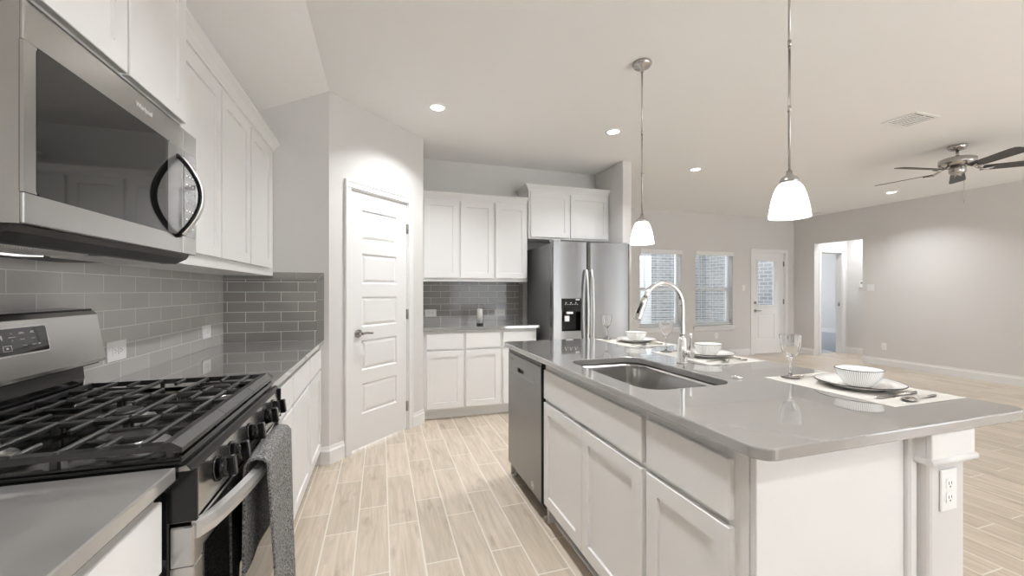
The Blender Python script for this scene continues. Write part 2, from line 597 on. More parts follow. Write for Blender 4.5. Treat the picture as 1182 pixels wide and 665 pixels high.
# bedroom beyond
struct(MB().box(8.20, 13.2, 6.05, 10.5, -0.12, 0.0).build('floor_bedroom', CARPET))
m_ = MB()
m_.box(8.20, 8.6, 10.5, 10.6, 0, 2.7); m_.box(12.7, 13.1, 10.5, 10.6, 0, 2.7)
m_.box(8.6, 12.7, 10.5, 10.6, 0, 0.4); m_.box(8.6, 12.7, 10.5, 10.6, 2.5, 2.7)
struct(m_.build('wall_bedroom_far', WALL))
struct(MB().box(13.0, 13.1, 6.05, 10.5, 0, 2.7).build('wall_bedroom', WALL))
struct(MB().box(RX + 0.1, 13.0, 5.95, 6.05, 0, 2.7).build('wall_bedroom_near', WALL))
struct(MB().box(XR + 0.12, 13.1, 6.05, 10.6, 2.7, 2.8).build('ceiling_bedroom', CEIL))
struct(MB().box(12.985, 13.0, 6.05, 10.5, 0, 0.13, 0.004).build('baseboard_bedroom', TRIM))
struct(MB().box(8.20, 8.30, 6.06, 10.5, 0, 2.7).build('wall_bedroom_left', WALL))
struct(MB().box(8.12, 8.199, 6.49, 10.5, -0.15, 3.0).build('wall_wing', BRICK_W))

# baseboards
def baseboard(name, pts, h=0.13, t=0.014):
    """pts: polyline of wall-face points; board lies on the left-hand side of travel"""
    m = MB()
    P = [Vector((*p, 0)) for p in pts]
    N = []
    for i in range(len(P)):
        ns = []
        if i > 0:
            d = (P[i] - P[i - 1]).normalized(); ns.append(Vector((-d.y, d.x, 0)))
        if i < len(P) - 1:
            d = (P[i + 1] - P[i]).normalized(); ns.append(Vector((-d.y, d.x, 0)))
        n = sum(ns, Vector()).normalized()
        N.append(n / max(0.3, n.dot(ns[0])))
    prof = [(0, 0), (t, 0), (t, h * 0.74), (t * 0.55, h * 0.84), (t * 0.45, h), (0, h)]
    rings = [[P[i] + N[i] * a + Vector((0, 0, b)) for a, b in prof] for i in range(len(P))]
    m.rings(rings, smooth=False)
    return struct(m.build(name, TRIM))
q = 2 ** -0.5
def dpt(d, off=0.0): return (AX + d * q, YE + d * q)
baseboard('baseboard_pantry', [dpt(DD0 - 0.075), (AX, YE), (AX - 0.055, YE)])
baseboard('baseboard_pantry_side', [(BX, 4.11), (BX, BY), dpt(DD1 + 0.068)])
baseboard('baseboard_back', [(D0 - 0.08, YL), (XF1 + 0.0, YL)])
baseboard('baseboard_corner', [(XR, RO1 + 0.0), (XR, YL), (D1 + 0.08, YL)])
baseboard('baseboard_right', [(XR, YB), (XR, RO0)])
baseboard('baseboard_recess', [(RX, RO0 - 0.3), (RX, 5.93), (RD1 + 0.07, 5.93)])
baseboard('baseboard_partition', [(XF1, YP), (XF0, YP)])

# backsplash tile
struct(MB().box(XL, XL + 0.006, 0.2, YE, 0.9145, 1.42).build('wall_left_tile', TILE_L_LIT))
struct(MB().box(XL + 0.006, -0.447, YE - 0.006, YE, 0.9145, 1.3545).build('wall_end_tile', TILE_E_SHADED))
m_ = MB()
for k in range(4):       # mitred border: top row and right column
    a = XL + 0.0065 + k * 0.15
    if a < -0.47: m_.box(a, min(a + 0.148, -0.450), YE - 0.008, YE, 1.357, 1.406, 0.001)
m_.prism([(-0.449, 1.357), (-0.400, 1.406), (-0.449, 1.406)], 'y', YE - 0.008, YE)
m_.prism([(-0.447, 1.355), (-0.447, 1.210), (-0.399, 1.210), (-0.399, 1.404)], 'y', YE - 0.008, YE)
for a, b in ((1.063, 1.2085), (0.9145, 1.0615)):
    m_.box(-0.447, -0.399, YE - 0.008, YE, a, b, 0.001)
struct(m_.build('trim_1', TILE_B))
struct(MB().box(BX + 0.001, 1.562, YK - 0.006, YK, 0.9145, 1.40).build('wall_kitchen_tile', TILE_E_SHADED))
m_ = MB()
for k in range(3):
    m_.box(1.564, 1.612, YK - 0.008, YK, 0.9145 + k * 0.148, 0.9145 + k * 0.148 + 0.146, 0.001)
struct(m_.build('trim_2', TILE_B))

# windows: vinyl single-hung frames, panes, sills
for i, (a, b) in enumerate((W1, W2)):
    m_ = MB()
    y0, y1 = YL + 0.09, YL + 0.15
    f = 0.045
    m_.box(a, a + f, y0, y1, WZ[0], WZ[1], 0.003)
    m_.box(b - f, b, y0, y1, WZ[0], WZ[1], 0.003)
    m_.box(a + f, b - f, y0, y1, WZ[0], WZ[0] + f, 0.003)
    m_.box(a + f, b - f, y0, y1, WZ[1] - f, WZ[1], 0.003)
    m_.box(a + f, b - f, y0 - 0.012, y1, 1.275, 1.335, 0.004)
    m_.box(a + f, a + f + 0.03, y0 - 0.01, y0 + 0.02, WZ[0] + f, 1.275, 0.003)
    m_.box(b - f - 0.03, b - f, y0 - 0.01, y0 + 0.02, WZ[0] + f, 1.275, 0.003)
    m_.box(a + f + 0.03, b - f - 0.03, y0 - 0.01, y0 + 0.02, WZ[0] + f, WZ[0] + f + 0.035, 0.003)
    wf = struct(m_.build('window_%d' % (i + 1), TRIM))
    pn = MB().box(a + f, b - f, y0 + 0.03, y0 + 0.034, WZ[0] + f, WZ[1] - f).build('pane', PANE, wf)
    m_ = MB()
    m_.box(a - 0.06, b + 0.06, YL - 0.035, YL - 0.0005, WZ[0] - 0.025, WZ[0], 0.005)
    m_.box(a + 0.001, b - 0.001, YL - 0.002, YL + 0.09, WZ[0], WZ[0] + 0.006)
    m_.box(a - 0.04, b + 0.04, YL - 0.014, YL - 0.0005, WZ[0] - 0.085, WZ[0] - 0.025, 0.003)
    struct(m_.build('trim_%d' % (3 + i), TRIM))

# pantry door
def panel_slab(m, x0, x1, z0, z1, y, panels, t=0.035, dep=0.010, slope=0.022):
    """door slab whose face (towards -y) carries raised panels"""
    xs = [x0, x1]
    m.box(x0, x1, y + dep + 0.001, y + t, z0, z1)
    px0, px1 = panels[0][0], panels[0][1]
    m.box(x0, px0, y, y + dep + 0.001, z0, z1)
    m.box(px1, x1, y, y + dep + 0.001, z0, z1)
    zz = [z0] + [v for p in sorted(panels, key=lambda p: p[2]) for v in (p[2], p[3])] + [z1]
    for k in range(0, len(zz), 2):
        m.box(px0, px1, y, y + dep + 0.001, zz[k], zz[k + 1])
    for a, b, c, d in panels:
        s1 = slope
        O = [(a, y, c), (b, y, c), (b, y, d), (a, y, d)]
        g = 0.012
        I = [(a + g, y + dep, c + g), (b - g, y + dep, c + g), (b - g, y + dep, d - g), (a + g, y + dep, d - g)]
        g2 = g + s1
        K = [(a + g2, y + 0.003, c + g2), (b - g2, y + 0.003, c + g2), (b - g2, y + 0.003, d - g2), (a + g2, y + 0.003, d - g2)]
        m.rings([O, I, K], cap0=False, cap1=True, smooth=False)
pans = [(0.315, 0.712, z - 0.243, z) for z in (1.925, 1.575, 1.225, 0.875, 0.525)]
m_ = MB()
m_.box(DD0 - 0.02, DD0 - 0.002, 0, 0.1, 0, DH + 0.02)
m_.box(DD1 + 0.002, DD1 + 0.02, 0, 0.1, 0, DH + 0.02)
m_.box(DD0 - 0.002, DD1 + 0.002, 0, 0.1, DH + 0.003, DH + 0.02)
for a, b in ((DD0 - 0.073, DD0 - 0.010), (DD1 + 0.010, DD1 + 0.066)):
    m_.box(a, b, -0.016, -0.0002, 0, DH + 0.012 , 0.003)
    m_.box(a + 0.004, a + 0.018, -0.021, -0.016, 0, DH + 0.06, 0.002) if a < 0.5 else m_.box(b - 0.018, b - 0.004, -0.021, -0.016, 0, DH + 0.06, 0.002)
m_.box(DD0 - 0.073, DD1 + 0.066, -0.016, -0.0002, DH + 0.012, DH + 0.072, 0.003)
m_.box(DD0 - 0.069, DD1 + 0.062, -0.021, -0.016, DH + 0.054, DH + 0.068, 0.002)
struct(local(m_, XP).build('trim_5', TRIM))
m_ = MB()
panel_slab(m_, DD0 + 0.001, DD1 - 0.001, 0.018, DH, 0.006, pans)
d1 = struct(local(m_, XP).build('door_1', TRIM))
m_ = MB()
m_.cyl((0.272, 0.005, 0.935), (0.272, -0.008, 0.935), 0.031, 24)
m_.cyl((0.272, -0.008, 0.935), (0.272, -0.045, 0.935), 0.011, 14)
m_.tube([(0.272, -0.048, 0.935), (0.295, -0.050, 0.938), (0.33, -0.048, 0.936), (0.37, -0.046, 0.930), (0.385, -0.044, 0.932)], [0.011, 0.010, 0.009, 0.008, 0.006], 12)
local(m_, XP).build('handle', NICKEL, d1)
for z in (1.84, 1.06, 0.22):
    m_ = MB()
    m_.cyl((DD1 + 0.001, -0.004, z - 0.045), (DD1 + 0.001, -0.004, z + 0.045), 0.007, 10)
    m_.box(DD1 - 0.012, DD1 + 0.012, -0.0005, 0.0055, z - 0.044, z + 0.044)
    local(m_, XP).build('hinge', NICKEL, d1)

# back door with half lite
m_ = MB()
for a, b in ((D0 - 0.07, D0 + 0.004), (D1 - 0.004, D1 + 0.07)):
    m_.box(a, b, YL - 0.016, YL - 0.0005, 0, D2H, 0.003)
m_.box(D0 - 0.07, D1 + 0.07, YL - 0.016, YL - 0.0005, D2H, D2H + 0.065, 0.003)
m_.box(D0, D0 + 0.018, YL, YL + TB, 0, D2H)
m_.box(D1 - 0.018, D1, YL, YL + TB, 0, D2H)
m_.box(D0 + 0.018, D1 - 0.018, YL, YL + TB, D2H - 0.018, D2H)
struct(m_.build('trim_6', TRIM))
m_ = MB()
dy = YL + 0.012
a, b = D0 + 0.02, D1 - 0.02
lx0, lx1, lz0, lz1 = 7.155, 7.60, 0.985, 1.87
m_.box(a, lx0, dy, dy + 0.04, 0.018, D2H - 0.02)
m_.box(lx1, b, dy, dy + 0.04, 0.018, D2H - 0.02)
m_.box(lx0, lx1, dy, dy + 0.04, lz1, D2H - 0.02)
m_.box(lx0, lx1, dy, dy + 0.04, 0.80, lz0)
m_.box(lx0, lx1, dy, dy + 0.04, 0.018, 0.30)
m_.box(lx0, lx1, dy + 0.008, dy + 0.04, 0.30, 0.80)
m_.box(lx0 + 0.03, lx1 - 0.03, dy + 0.002, dy + 0.01, 0.33, 0.77, 0.003)
for (p0, p1, r0, r1) in ((lx0 - 0.028, lx0, lz0 - 0.028, lz1 + 0.028), (lx1, lx1 + 0.028, lz0 - 0.028, lz1 + 0.028), (lx0, lx1, lz1, lz1 + 0.028), (lx0, lx1, lz0 - 0.028, lz0)):
    m_.box(p0, p1, dy - 0.010, dy, r0, r1, 0.002)
d2 = struct(m_.build('door_2', TRIM))
MB().box(lx0, lx1, dy + 0.018, dy + 0.022, lz0, lz1).build('pane', PANE, d2)
m_ = MB()
for z in (0.875, 1.035):
    m_.cyl((7.092, dy, z), (7.092, dy - 0.014, z), 0.030, 20)
m_.cyl((7.092, dy - 0.014, 1.035), (7.092, dy - 0.03, 1.035), 0.014, 12)
m_.cyl((7.092, dy - 0.014, 0.875), (7.092, dy - 0.05, 0.875), 0.011, 12)
m_.tube([(7.085, dy - 0.05, 0.875), (7.13, dy - 0.052, 0.877), (7.20, dy - 0.05, 0.872)], [0.011, 0.010, 0.007], 10)
m_.build('handle', NICKEL, d2)
for z in (1.82, 1.05, 0.25):
    m_ = MB()
    m_.cyl((D1 - 0.019, dy - 0.008, z - 0.05), (D1 - 0.019, dy - 0.008, z + 0.05), 0.008, 10)
    m_.box(D1 - 0.036, D1 - 0.004, dy - 0.005, dy - 0.0005, z - 0.05, z + 0.05)
    m_.build('hinge', NICKEL, d2)
# bedroom doorway
m_ = MB()
for a, b in ((RD0 - 0.065, RD0 + 0.003), (RD1 - 0.003, RD1 + 0.065)):
    m_.box(a, b, 5.914, 5.9295, 0, 2.045, 0.003)
m_.box(RD0 - 0.065, RD1 + 0.065, 5.914, 5.9295, 2.045, 2.11, 0.003)
m_.box(RD0, RD0 + 0.016, 5.93, 6.05, 0, 2.045)
m_.box(RD1 - 0.016, RD1, 5.93, 6.05, 0, 2.045)
m_.box(RD0 + 0.016, RD1 - 0.016, 5.93, 6.05, 2.03, 2.045)
d3 = struct(m_.build('door_3', TRIM))
MB().box(RD1 - 0.018, RD1 - 0.016, 5.97, 6.0, 0.96, 1.04).build('strike_plate', NICKEL, d3)

# the neighbouring brick house and ground outside
struct(MB().box(-3, 8.115, 6.49, 16, -0.35, -0.15).build('floor_outside', CONC))
struct(MB().box(-6, 14, -14, YB, -0.3, -0.1).build('floor_patio_bounce', CONC))  # unseen bright ground, added to bounce sun up to the ceiling
nh = thing('brick_house', 'brick wall of the house next door seen through the blinds', 'house', (8.0, 8.75, -0.15))
MB().box(2.0, 8.10, 8.75, 8.95, -0.15, 2.9).build('wall', BRICK, nh, True)
m_ = MB()
m_.box(5.62, 6.36, 8.70, 8.749, -0.10, 2.06, 0.004)
m_.box(5.56, 6.42, 8.725, 8.7495, -0.12, 2.13, 0.004)
for a, b in ((0.1, 0.9), (1.05, 1.9)):
    m_.box(5.74, 6.24, 8.692, 8.70, a, b, 0.006)
m_.build('side_door', TRIM, nh, True)['label'] = 'white panelled side door'

# ------------------------------------------------------------------ cabinets
def shaker(m, x0, z0, w, h, t=0.019, rail=0.058, rec=0.009, flat=False):
    """front at local y in [-t,0], facing -y"""
    if flat:
        m.box(x0, x0 + w, -t, -0.0004, z0, z0 + h, 0.0022)
        return
    tb = bmesh.new()
    def R(i, y): return [tb.verts.new((x0 + i, y, z0 + i)), tb.verts.new((x0 + w - i, y, z0 + i)), tb.verts.new((x0 + w - i, y, z0 + h - i)), tb.verts.new((x0 + i, y, z0 + h - i))]
    e = 0.0018
    rs = [R(0, -0.0004), R(0, -t + e), R(e, -t), R(rail, -t), R(rail + 0.0015, -t + rec), ]
    for i in range(len(rs) - 1):
        for k in range(4):
            tb.faces.new([rs[i][k], rs[i][(k + 1) % 4], rs[i + 1][(k + 1) % 4], rs[i + 1][k]])
    tb.faces.new(rs[0][::-1]); tb.faces.new(rs[-1])
    m._merge(tb)

def cabinet(name, label, loc, rz, w, d, z0, z1, fronts, group=None, toe=False, kick=None, open_top=False):
    """local frame: x along the front, y into the cabinet, face frame at y=0"""
    t = thing(name, label, 'cabinet', loc, rz, group)
    lz = loc[2]
    m = MB()
    a, b = z0 - lz, z1 - lz
    th = 0.016
    g = 0.0004
    m.box(g, th, 0.019, d, a, b); m.box(w - th, w - g, 0.019, d, a, b)
    m.box(th, w - th, d - 0.008, d, a, b)
    m.box(th, w - th, 0.019, d - 0.008, a, a + th)
    if not open_top: m.box(th, w - th, 0.019, d - 0.008, b - th, b)
    st = 0.038
    sl = min(f[1] for f in fronts) + 0.02
    sr = max(f[1] + f[3] for f in fronts) - 0.02
    m.box(g, sl, 0, 0.019, a, b); m.box(sr, w - g, 0, 0.019, a, b)
    bt_ = max(st, min(f[2] for f in fronts) - z0 + 0.015)
    tp_ = max(st, z1 - max(f[2] + f[4] for f in fronts) + 0.015)
    m.box(sl, sr, 0, 0.019, a, a + bt_); m.box(sl, sr, 0, 0.019, b - tp_, b)
    zs = sorted({f[2] for f in fronts})
    for zz in zs[1:]:
        m.box(sl, sr, 0, 0.019, zz - lz - 0.025, zz - lz + 0.012)
    xs = sorted({f[1] for f in fronts if f[0] == 'door'})
    for xx in xs[1:]:
        m.box(xx - 0.02, xx + 0.02, 0, 0.019, a + st, b - st)
    m.build('body', CAB, t)
    if toe:
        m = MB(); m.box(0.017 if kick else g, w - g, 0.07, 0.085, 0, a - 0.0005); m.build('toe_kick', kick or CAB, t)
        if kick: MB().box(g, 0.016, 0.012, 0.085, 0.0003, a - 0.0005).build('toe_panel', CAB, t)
    for kind, x, z, fw, fh in fronts:
        m = MB()
        shaker(m, x, z - lz, fw, fh, flat=(kind != 'door'))
        m.build('door' if kind == 'door' else 'drawer_front', CAB, t)
    return t

UZ0, UZ1 = 1.379, 2.255
YR0, YR1 = 1.018, 1.776
HP = PI / 2
# left wall: above the microwave, then three tall ones to the end wall
cabinet('wall_cabinet', 'white two-door cabinet directly above the steel microwave', (-0.685, YR0, 1.868), HP, YR1 - YR0, 0.349, 1.868, 2.37,
        [('door', 0.012, 1.874, 0.377, 0.47), ('door', 0.400, 1.874, 0.348, 0.47)])
cabinet('wall_cabinet', 'white single-door wall cabinet just past the microwave on the left wall', (-0.731, YR1, UZ0), HP, 0.481, 0.303, UZ0, UZ1,
        [('door', 0.018, 1.428, 0.453, 0.79)], 'wall cabinets on the left wall')
cabinet('wall_cabinet', 'white single-door wall cabinet in the middle of the left wall run', (-0.731, YR1 + 0.481, UZ0), HP, 0.455, 0.303, UZ0, UZ1,
        [('door', 0.012, 1.428, 0.430, 0.79)], 'wall cabinets on the left wall')
cabinet('wall_cabinet', 'white single-door wall cabinet at the far end of the left wall by the pantry', (-0.731, YR1 + 0.936, UZ0), HP, YE - YR1 - 0.938, 0.303, UZ0, UZ1,
        [('door', 0.010, 1.428, 0.442, 0.79)], 'wall cabinets on the left wall')
# crowns
def crown_profile(x, z, s=1.0, d=0.046, h=0.066):
    return [(x, z), (x + s * 0.008, z), (x + s * 0.010, z + h * 0.22), (x + s * d * 0.55, z + h * 0.55), (x + s * d * 0.92, z + h * 0.80), (x + s * d, z + h * 0.84), (x + s * d, z + h), (x, z + h)]
m_ = MB(); m_.prism(crown_profile(-0.731, 2.255), 'y', YR1 + 0.002, YE - 0.001)
m_.box(XL + 0.001, -0.731, YR1 + 0.002, YE - 0.001, 2.300, 2.3205)
struct(m_.build('trim_7', CAB))
m_ = MB(); m_.prism(crown_profile(-0.685, 2.37), 'y', YR0, YR1)
struct(m_.build('trim_8', CAB))
# light rail under the left uppers is the cabinet bottom rail itself
BZ0, BZ1 = 0.105, 0.8838
XFACE = -0.436
def base_fronts(w, wide=False):
    return [('drawer', 0.012, 0.712, w - 0.024, 0.142), ('door', 0.012, 0.118, w - 0.024, 0.575)]
ys = [YR1 + 0.006, 2.298, 2.802, YE - 0.001]
labs = ['white base cabinet under the left counter, right beside the range and its towel', 'white base cabinet under the left counter, second past the range', 'white base cabinet at the far end of the left counter by the pantry wall']
for k in range(3):
    cabinet('base_cabinet', labs[k], (XFACE, ys[k], 0), HP, ys[k + 1] - ys[k], 0.598, BZ0, BZ1, base_fronts(ys[k + 1] - ys[k]), 'base cabinets on the left run', True)
cabinet('base_cabinet', 'white base cabinet at bottom left in front of the range', (XFACE, 0.36, 0), HP, 0.65, 0.598, BZ0, BZ1, base_fronts(0.65), 'base cabinets on the left run', True)

def worktop(name, label, loops, loc, bev=0.003):
    o = slab2d(name, loops, 0.884, 0.914, bev, QUARTZ)
    origin_to(o, loc)
    return tag(o, label, 'countertop')
rect = lambda x0, x1, y0, y1: [(x0, y0), (x1, y0), (x1, y1), (x0, y1)]
worktop('countertop', 'grey quartz countertop along the left wall past the range', [rect(XL + 0.0005, -0.401, YR1 + 0.004, YE - 0.0005)], (-0.7, 2.5, 0.884))
worktop('countertop', 'grey quartz countertop at bottom left in front of the range', [rect(XL + 0.0005, -0.401, 0.30, YR0 - 0.005)], (-0.7, 0.65, 0.884))

# back run
bx = [BX + 0.002, 0.792, 1.178, 1.562]
bl = ['left', 'middle', 'right']
ul = ['white upper cabinet on the back wall against the pantry corner', 'white upper cabinet in the middle of the three on the back wall above the candle', 'white upper cabinet on the back wall beside the refrigerator']
dl = ['white base cabinet on the back wall against the pantry corner', 'white base cabinet in the middle of the back wall below the candle', 'white base cabinet on the back wall beside the refrigerator, partly behind the island']
for k in range(3):
    W_ = bx[k + 1] - bx[k]
    lft = 0.030 if k == 0 else 0.013
    cabinet('wall_cabinet', ul[k], (bx[k], 4.356, 1.374), 0, W_, 0.303, 1.374, 2.25, [('door', lft, 1.410, W_ - lft - 0.013, 0.815)], 'upper cabinets on the back wall')
    cabinet('base_cabinet', dl[k], (bx[k], 4.071, 0), 0, W_, 0.588, BZ0, BZ1,
            [('drawer', lft, 0.700, W_ - lft - 0.013, 0.155), ('door', lft, 0.118, W_ - lft - 0.013, 0.563)], 'base cabinets on the back wall', True)
worktop('countertop', 'grey quartz countertop on the back wall with the candle on it', [rect(BX + 0.0008, 1.585, 4.035, YK - 0.0005)], (1.0, 4.3, 0.884))
m_ = MB()
m_.prism([(4.356 - (p[0]), p[1]) for p in crown_profile(0, 2.245)], 'x', BX + 0.001, 1.560)
struct(m_.build('trim_9', CAB))
cabinet('wall_cabinet', 'white two-door cabinet high above the refrigerator', (1.566, 4.330, 1.858), 0, 1.018, 0.329, 1.858, 2.405,
        [('door', 0.022, 1.878, 0.475, 0.50), ('door', 0.512, 1.878, 0.484, 0.50)])
m_ = MB()
cp = crown_profile(0, 2.400)
rings = []
for (ox, oy) in (((1.566, YK - 0.002)), (1.566, 4.330), (2.584, 4.330)):
    pass
R0 = [(1.566 - a, YK - 0.002, b) for a, b in cp]
R1 = [(1.566 - a, 4.330 - a, b) for a, b in cp]
R2 = [(2.584, 4.330 - a, b) for a, b in cp]
m_.rings([R0, R1, R2], smooth=False)
m_.box(1.566, 2.584, 4.330, YK - 0.002, 2.445, 2.466)
struct(m_.build('trim_10', CAB))

# ------------------------------------------------------------------ refrigerator
fr = thing('refrigerator', 'stainless side-by-side refrigerator with a dispenser in its left door', 'refrigerator', (2.095, 4.2, 0))
m_ = MB(); m_.box(1.645, 2.545, 3.895, 4.60, 0.02, 1.755, 0.004)
m_.build('body', FRSIDE, fr, True)
m_ = MB(); m_.box(1.66, 2.53, 3.86, 3.9, 0.0, 0.09)
m_.build('grille', BLACKM, fr, True)
def fdoor(x0, x1, hole=None):
    """softly bowed steel door; the hole is a list x0,x1,z0,z1"""
    m = MB()
    n = 12
    front = 3.822
    def yb(x):
        u = (x - (x0 + x1) / 2) / ((x1 - x0) / 2)
        return front + 0.010 * abs(u) ** 3.0 + (0.012 if abs(u) > 0.985 else 0)
    def strip(xa, xb, za, zb, k):
        rings = []
        for i in range(k + 1):
            x = xa + (xb - xa) * i / k
            rings.append([(x, yb(x), za), (x, yb(x), zb), (x, 3.888, zb), (x, 3.888, za)])
        m.rings(rings, smooth=False)
    if not hole:
        strip(x0, x1, 0.10, 1.778, 20)
    else:
        a, b, c, d = hole
        strip(x0, a, 0.10, 1.778, 8); strip(b, x1, 0.10, 1.778, 8)
        strip(a, b, 0.10, c, 8); strip(a, b, d, 1.778, 8)
    return m
H_ = (1.742, 1.958, 0.862, 1.193)
fd = fdoor(1.642, 2.036, H_).build('door', STEEL, fr, True); fd['label'] = 'left freezer door with dispenser'
m_ = MB()
m_.box(1.742, 1.958, 3.880, 3.887, 0.862, 1.193)
m_.box(1.742, 1.746, 3.826, 3.880, 0.862, 1.193); m_.box(1.954, 1.958, 3.826, 3.880, 0.862, 1.193)
m_.box(1.746, 1.954, 3.826, 3.880, 0.862, 0.868); m_.box(1.746, 1.954, 3.826, 3.880, 1.060, 1.193)
m_.box(1.74, 1.96, 3.818, 3.826, 1.085, 1.195, 0.003)
disp = m_.build('dispenser', BLACK, fd, True)
m_ = MB()
m_.box(1.80, 1.875, 3.832, 3.86, 1.035, 1.075, 0.004)
m_.box(1.785, 1.845, 3.850, 3.866, 0.955, 1.02, 0.006)
m_.build('paddle', HANDLE, fd, True)
m_ = MB()
m_.box(1.895, 1.940, 3.8172, 3.8182, 1.178, 1.188)
for k in range(6): m_.box(1.775 + k * 0.027, 1.784 + k * 0.027, 3.8172, 3.8182, 1.132, 1.137)
for k in range(3): m_.box(1.782 + k * 0.055, 1.792 + k * 0.055, 3.8172, 3.8182, 1.147, 1.156)
m_.build('display_marks', LETTER, fd, True)
fd2 = fdoor(2.046, 2.548).build('door', STEEL, fr, True); fd2['label'] = 'right door of plain brushed steel'
for x, d_ in ((2.012, fd), (2.072, fd2)):
    m_ = MB()
    pts = []
    for k in range(15):
        t = k / 14
        pts.append((x, 3.822 - 0.018 - 0.040 * math.sin(PI * t) ** 0.7, 0.60 + t * 0.885))
    m_.tube(pts, 0.013, 12)
    m_.cyl((x, 3.83, 0.602), (x, 3.798, 0.602), 0.012, 10); m_.cyl((x, 3.83, 1.483), (x, 3.798, 1.483), 0.012, 10)
    m_.build('handle', HANDLE, d_, True)
for xa in (1.66, 2.45):
    MB().box(xa, xa + 0.08, 3.85, 3.96, 1.7785, 1.795, 0.004).build('hinge_cover', GREYP, fr, True)

# candle in a clear cylinder
cd = thing('candle', 'white pillar candle in a clear glass cylinder on the back counter', 'candle', (0.992, 4.25, 0.9145))
MB().lathe([(0.034, 0.0), (0.034, 0.018)], n=28).build('base', BLACKM, cd)
MB().lathe([(0.031, 0.0185), (0.031, 0.165), (0.026, 0.170), (0.003, 0.164), (0.0, 0.164)], n=28).build('wax', WAX, cd)
MB().lathe([(0.0375, 0.018), (0.0375, 0.215), (0.0355, 0.215), (0.0355, 0.019)], n=28, cap=False).build('glass_cylinder', JAR, cd)

# ------------------------------------------------------------------ island
IX0, IX1, IY0, IY1 = 0.8195, 1.886, 0.710, 2.795
SX0, SX1, SY0, SY1 = 0.915, 1.325, 1.262, 1.945
outer = rrect(IX0, IX1, IY0, IY1, 0.045, 8)
hole = rrect(SX0, SX1, SY0, SY1, 0.085, 10)
worktop('countertop', 'large grey quartz island countertop with a sink cut-out', [outer, hole], (1.35, 1.75, 0.884), 0.004)
cabinet('sink_cabinet', 'white two-door sink cabinet in the island beside the dishwasher', (0.860, 2.100, 0), -HP, 0.914, 0.570, BZ0, BZ1,
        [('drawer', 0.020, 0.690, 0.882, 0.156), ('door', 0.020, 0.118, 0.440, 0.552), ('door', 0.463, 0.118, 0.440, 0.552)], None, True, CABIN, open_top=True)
cabinet('base_cabinet', 'white island cabinet with one drawer and one door at its near end', (0.860, 1.185, 0), -HP, 0.400, 0.570, BZ0, BZ1,
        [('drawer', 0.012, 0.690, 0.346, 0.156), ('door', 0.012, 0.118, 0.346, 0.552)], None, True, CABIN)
struct(MB().box(0.862, 1.400, 0.766, 0.7845, 0.0, 0.8838, 0.002).build('trim_11', CAB))
struct(MB().box(1.4005, 1.4335, 0.752, 0.7845, 0.0, 0.8838, 0.005).build('trim_12', CAB))
struct(MB().box(0.862, 1.4335, 2.735, 2.753, 0.0, 0.8838, 0.002).build('trim_13', CAB))
struct(MB().box(1.434, 1.597, 0.728, 2.753, 0.0, 0.8838, 0.014, 3).build('wall_island', WALL))
m_ = MB()
m_.box(1.420, 1.611, 0.714, 0.7275, 0.812, 0.8838, 0.002)
m_.box(1.420, 1.4338, 0.7275, 0.765, 0.812, 0.8838, 0.002)
m_.box(1.5975, 1.611, 0.7275, 2.753, 0.812, 0.8838, 0.002)
for r, zz in ((0.010, 0.806),):
    m_.tube([(1.424, 0.764, zz), (1.424, 0.7178, zz)], r, 12)
    m_.tube([(1.414, 0.7178, zz), (1.617, 0.7178, zz)], r, 12)
    m_.tube([(1.607, 0.7178, zz), (1.607, 2.753, zz)], r, 12)
struct(m_.build('trim_14', CAB))
# shoe mould at the toe kick
struct(MB().box(0.900, 0.929, 0.80, 2.09, 0.0005, 0.012, 0.003).build('trim_15', TRIM))

# sink: undermount steel bowl
sk = thing('sink', 'undermount stainless steel sink set in the island countertop', 'sink', (1.12, 1.603, 0.66))
m_ = MB()
zt = 0.8835
def rr(i, z, r): return [(x, y, z) for x, y in rrect(SX0 - 0.009 + i, SX1 + 0.009 - i, SY0 - 0.009 + i, SY1 + 0.009 - i, r, 8)]
rs = [rr(-0.022, zt - 0.003, 0.11), rr(-0.022, zt, 0.11), rr(0.0, zt, 0.088), rr(0.004, zt - 0.02, 0.085), rr(0.007, 0.74, 0.082), rr(0.012, 0.700, 0.078), rr(0.028, 0.684, 0.062), rr(0.06, 0.679, 0.04), rr(0.19, 0.672, 0.012)]
m_.rings(rs, cap0=False, cap1=True)
rs2 = [rr(-0.022, zt - 0.003, 0.11), rr(0.001, zt - 0.004, 0.087), rr(0.004, 0.74, 0.082), rr(0.025, 0.680, 0.062), rr(0.19, 0.668, 0.012)]
m_.rings(rs2, cap0=False, cap1=True)
m_.build('bowl', SINKST, sk, True)
MB().lathe([(0.055, 0.0), (0.055, 0.004), (0.040, 0.005), (0.036, 0.001), (0.0, 0.001)], (1.12, 1.603, 0.6722), 28).build('drain', CHROME, sk, True)
MB().box(SX1 + 0.0015, SX1 + 0.002, 1.40, 1.43, 0.845, 0.853).build('logo_plate', LETTERD, sk, True)

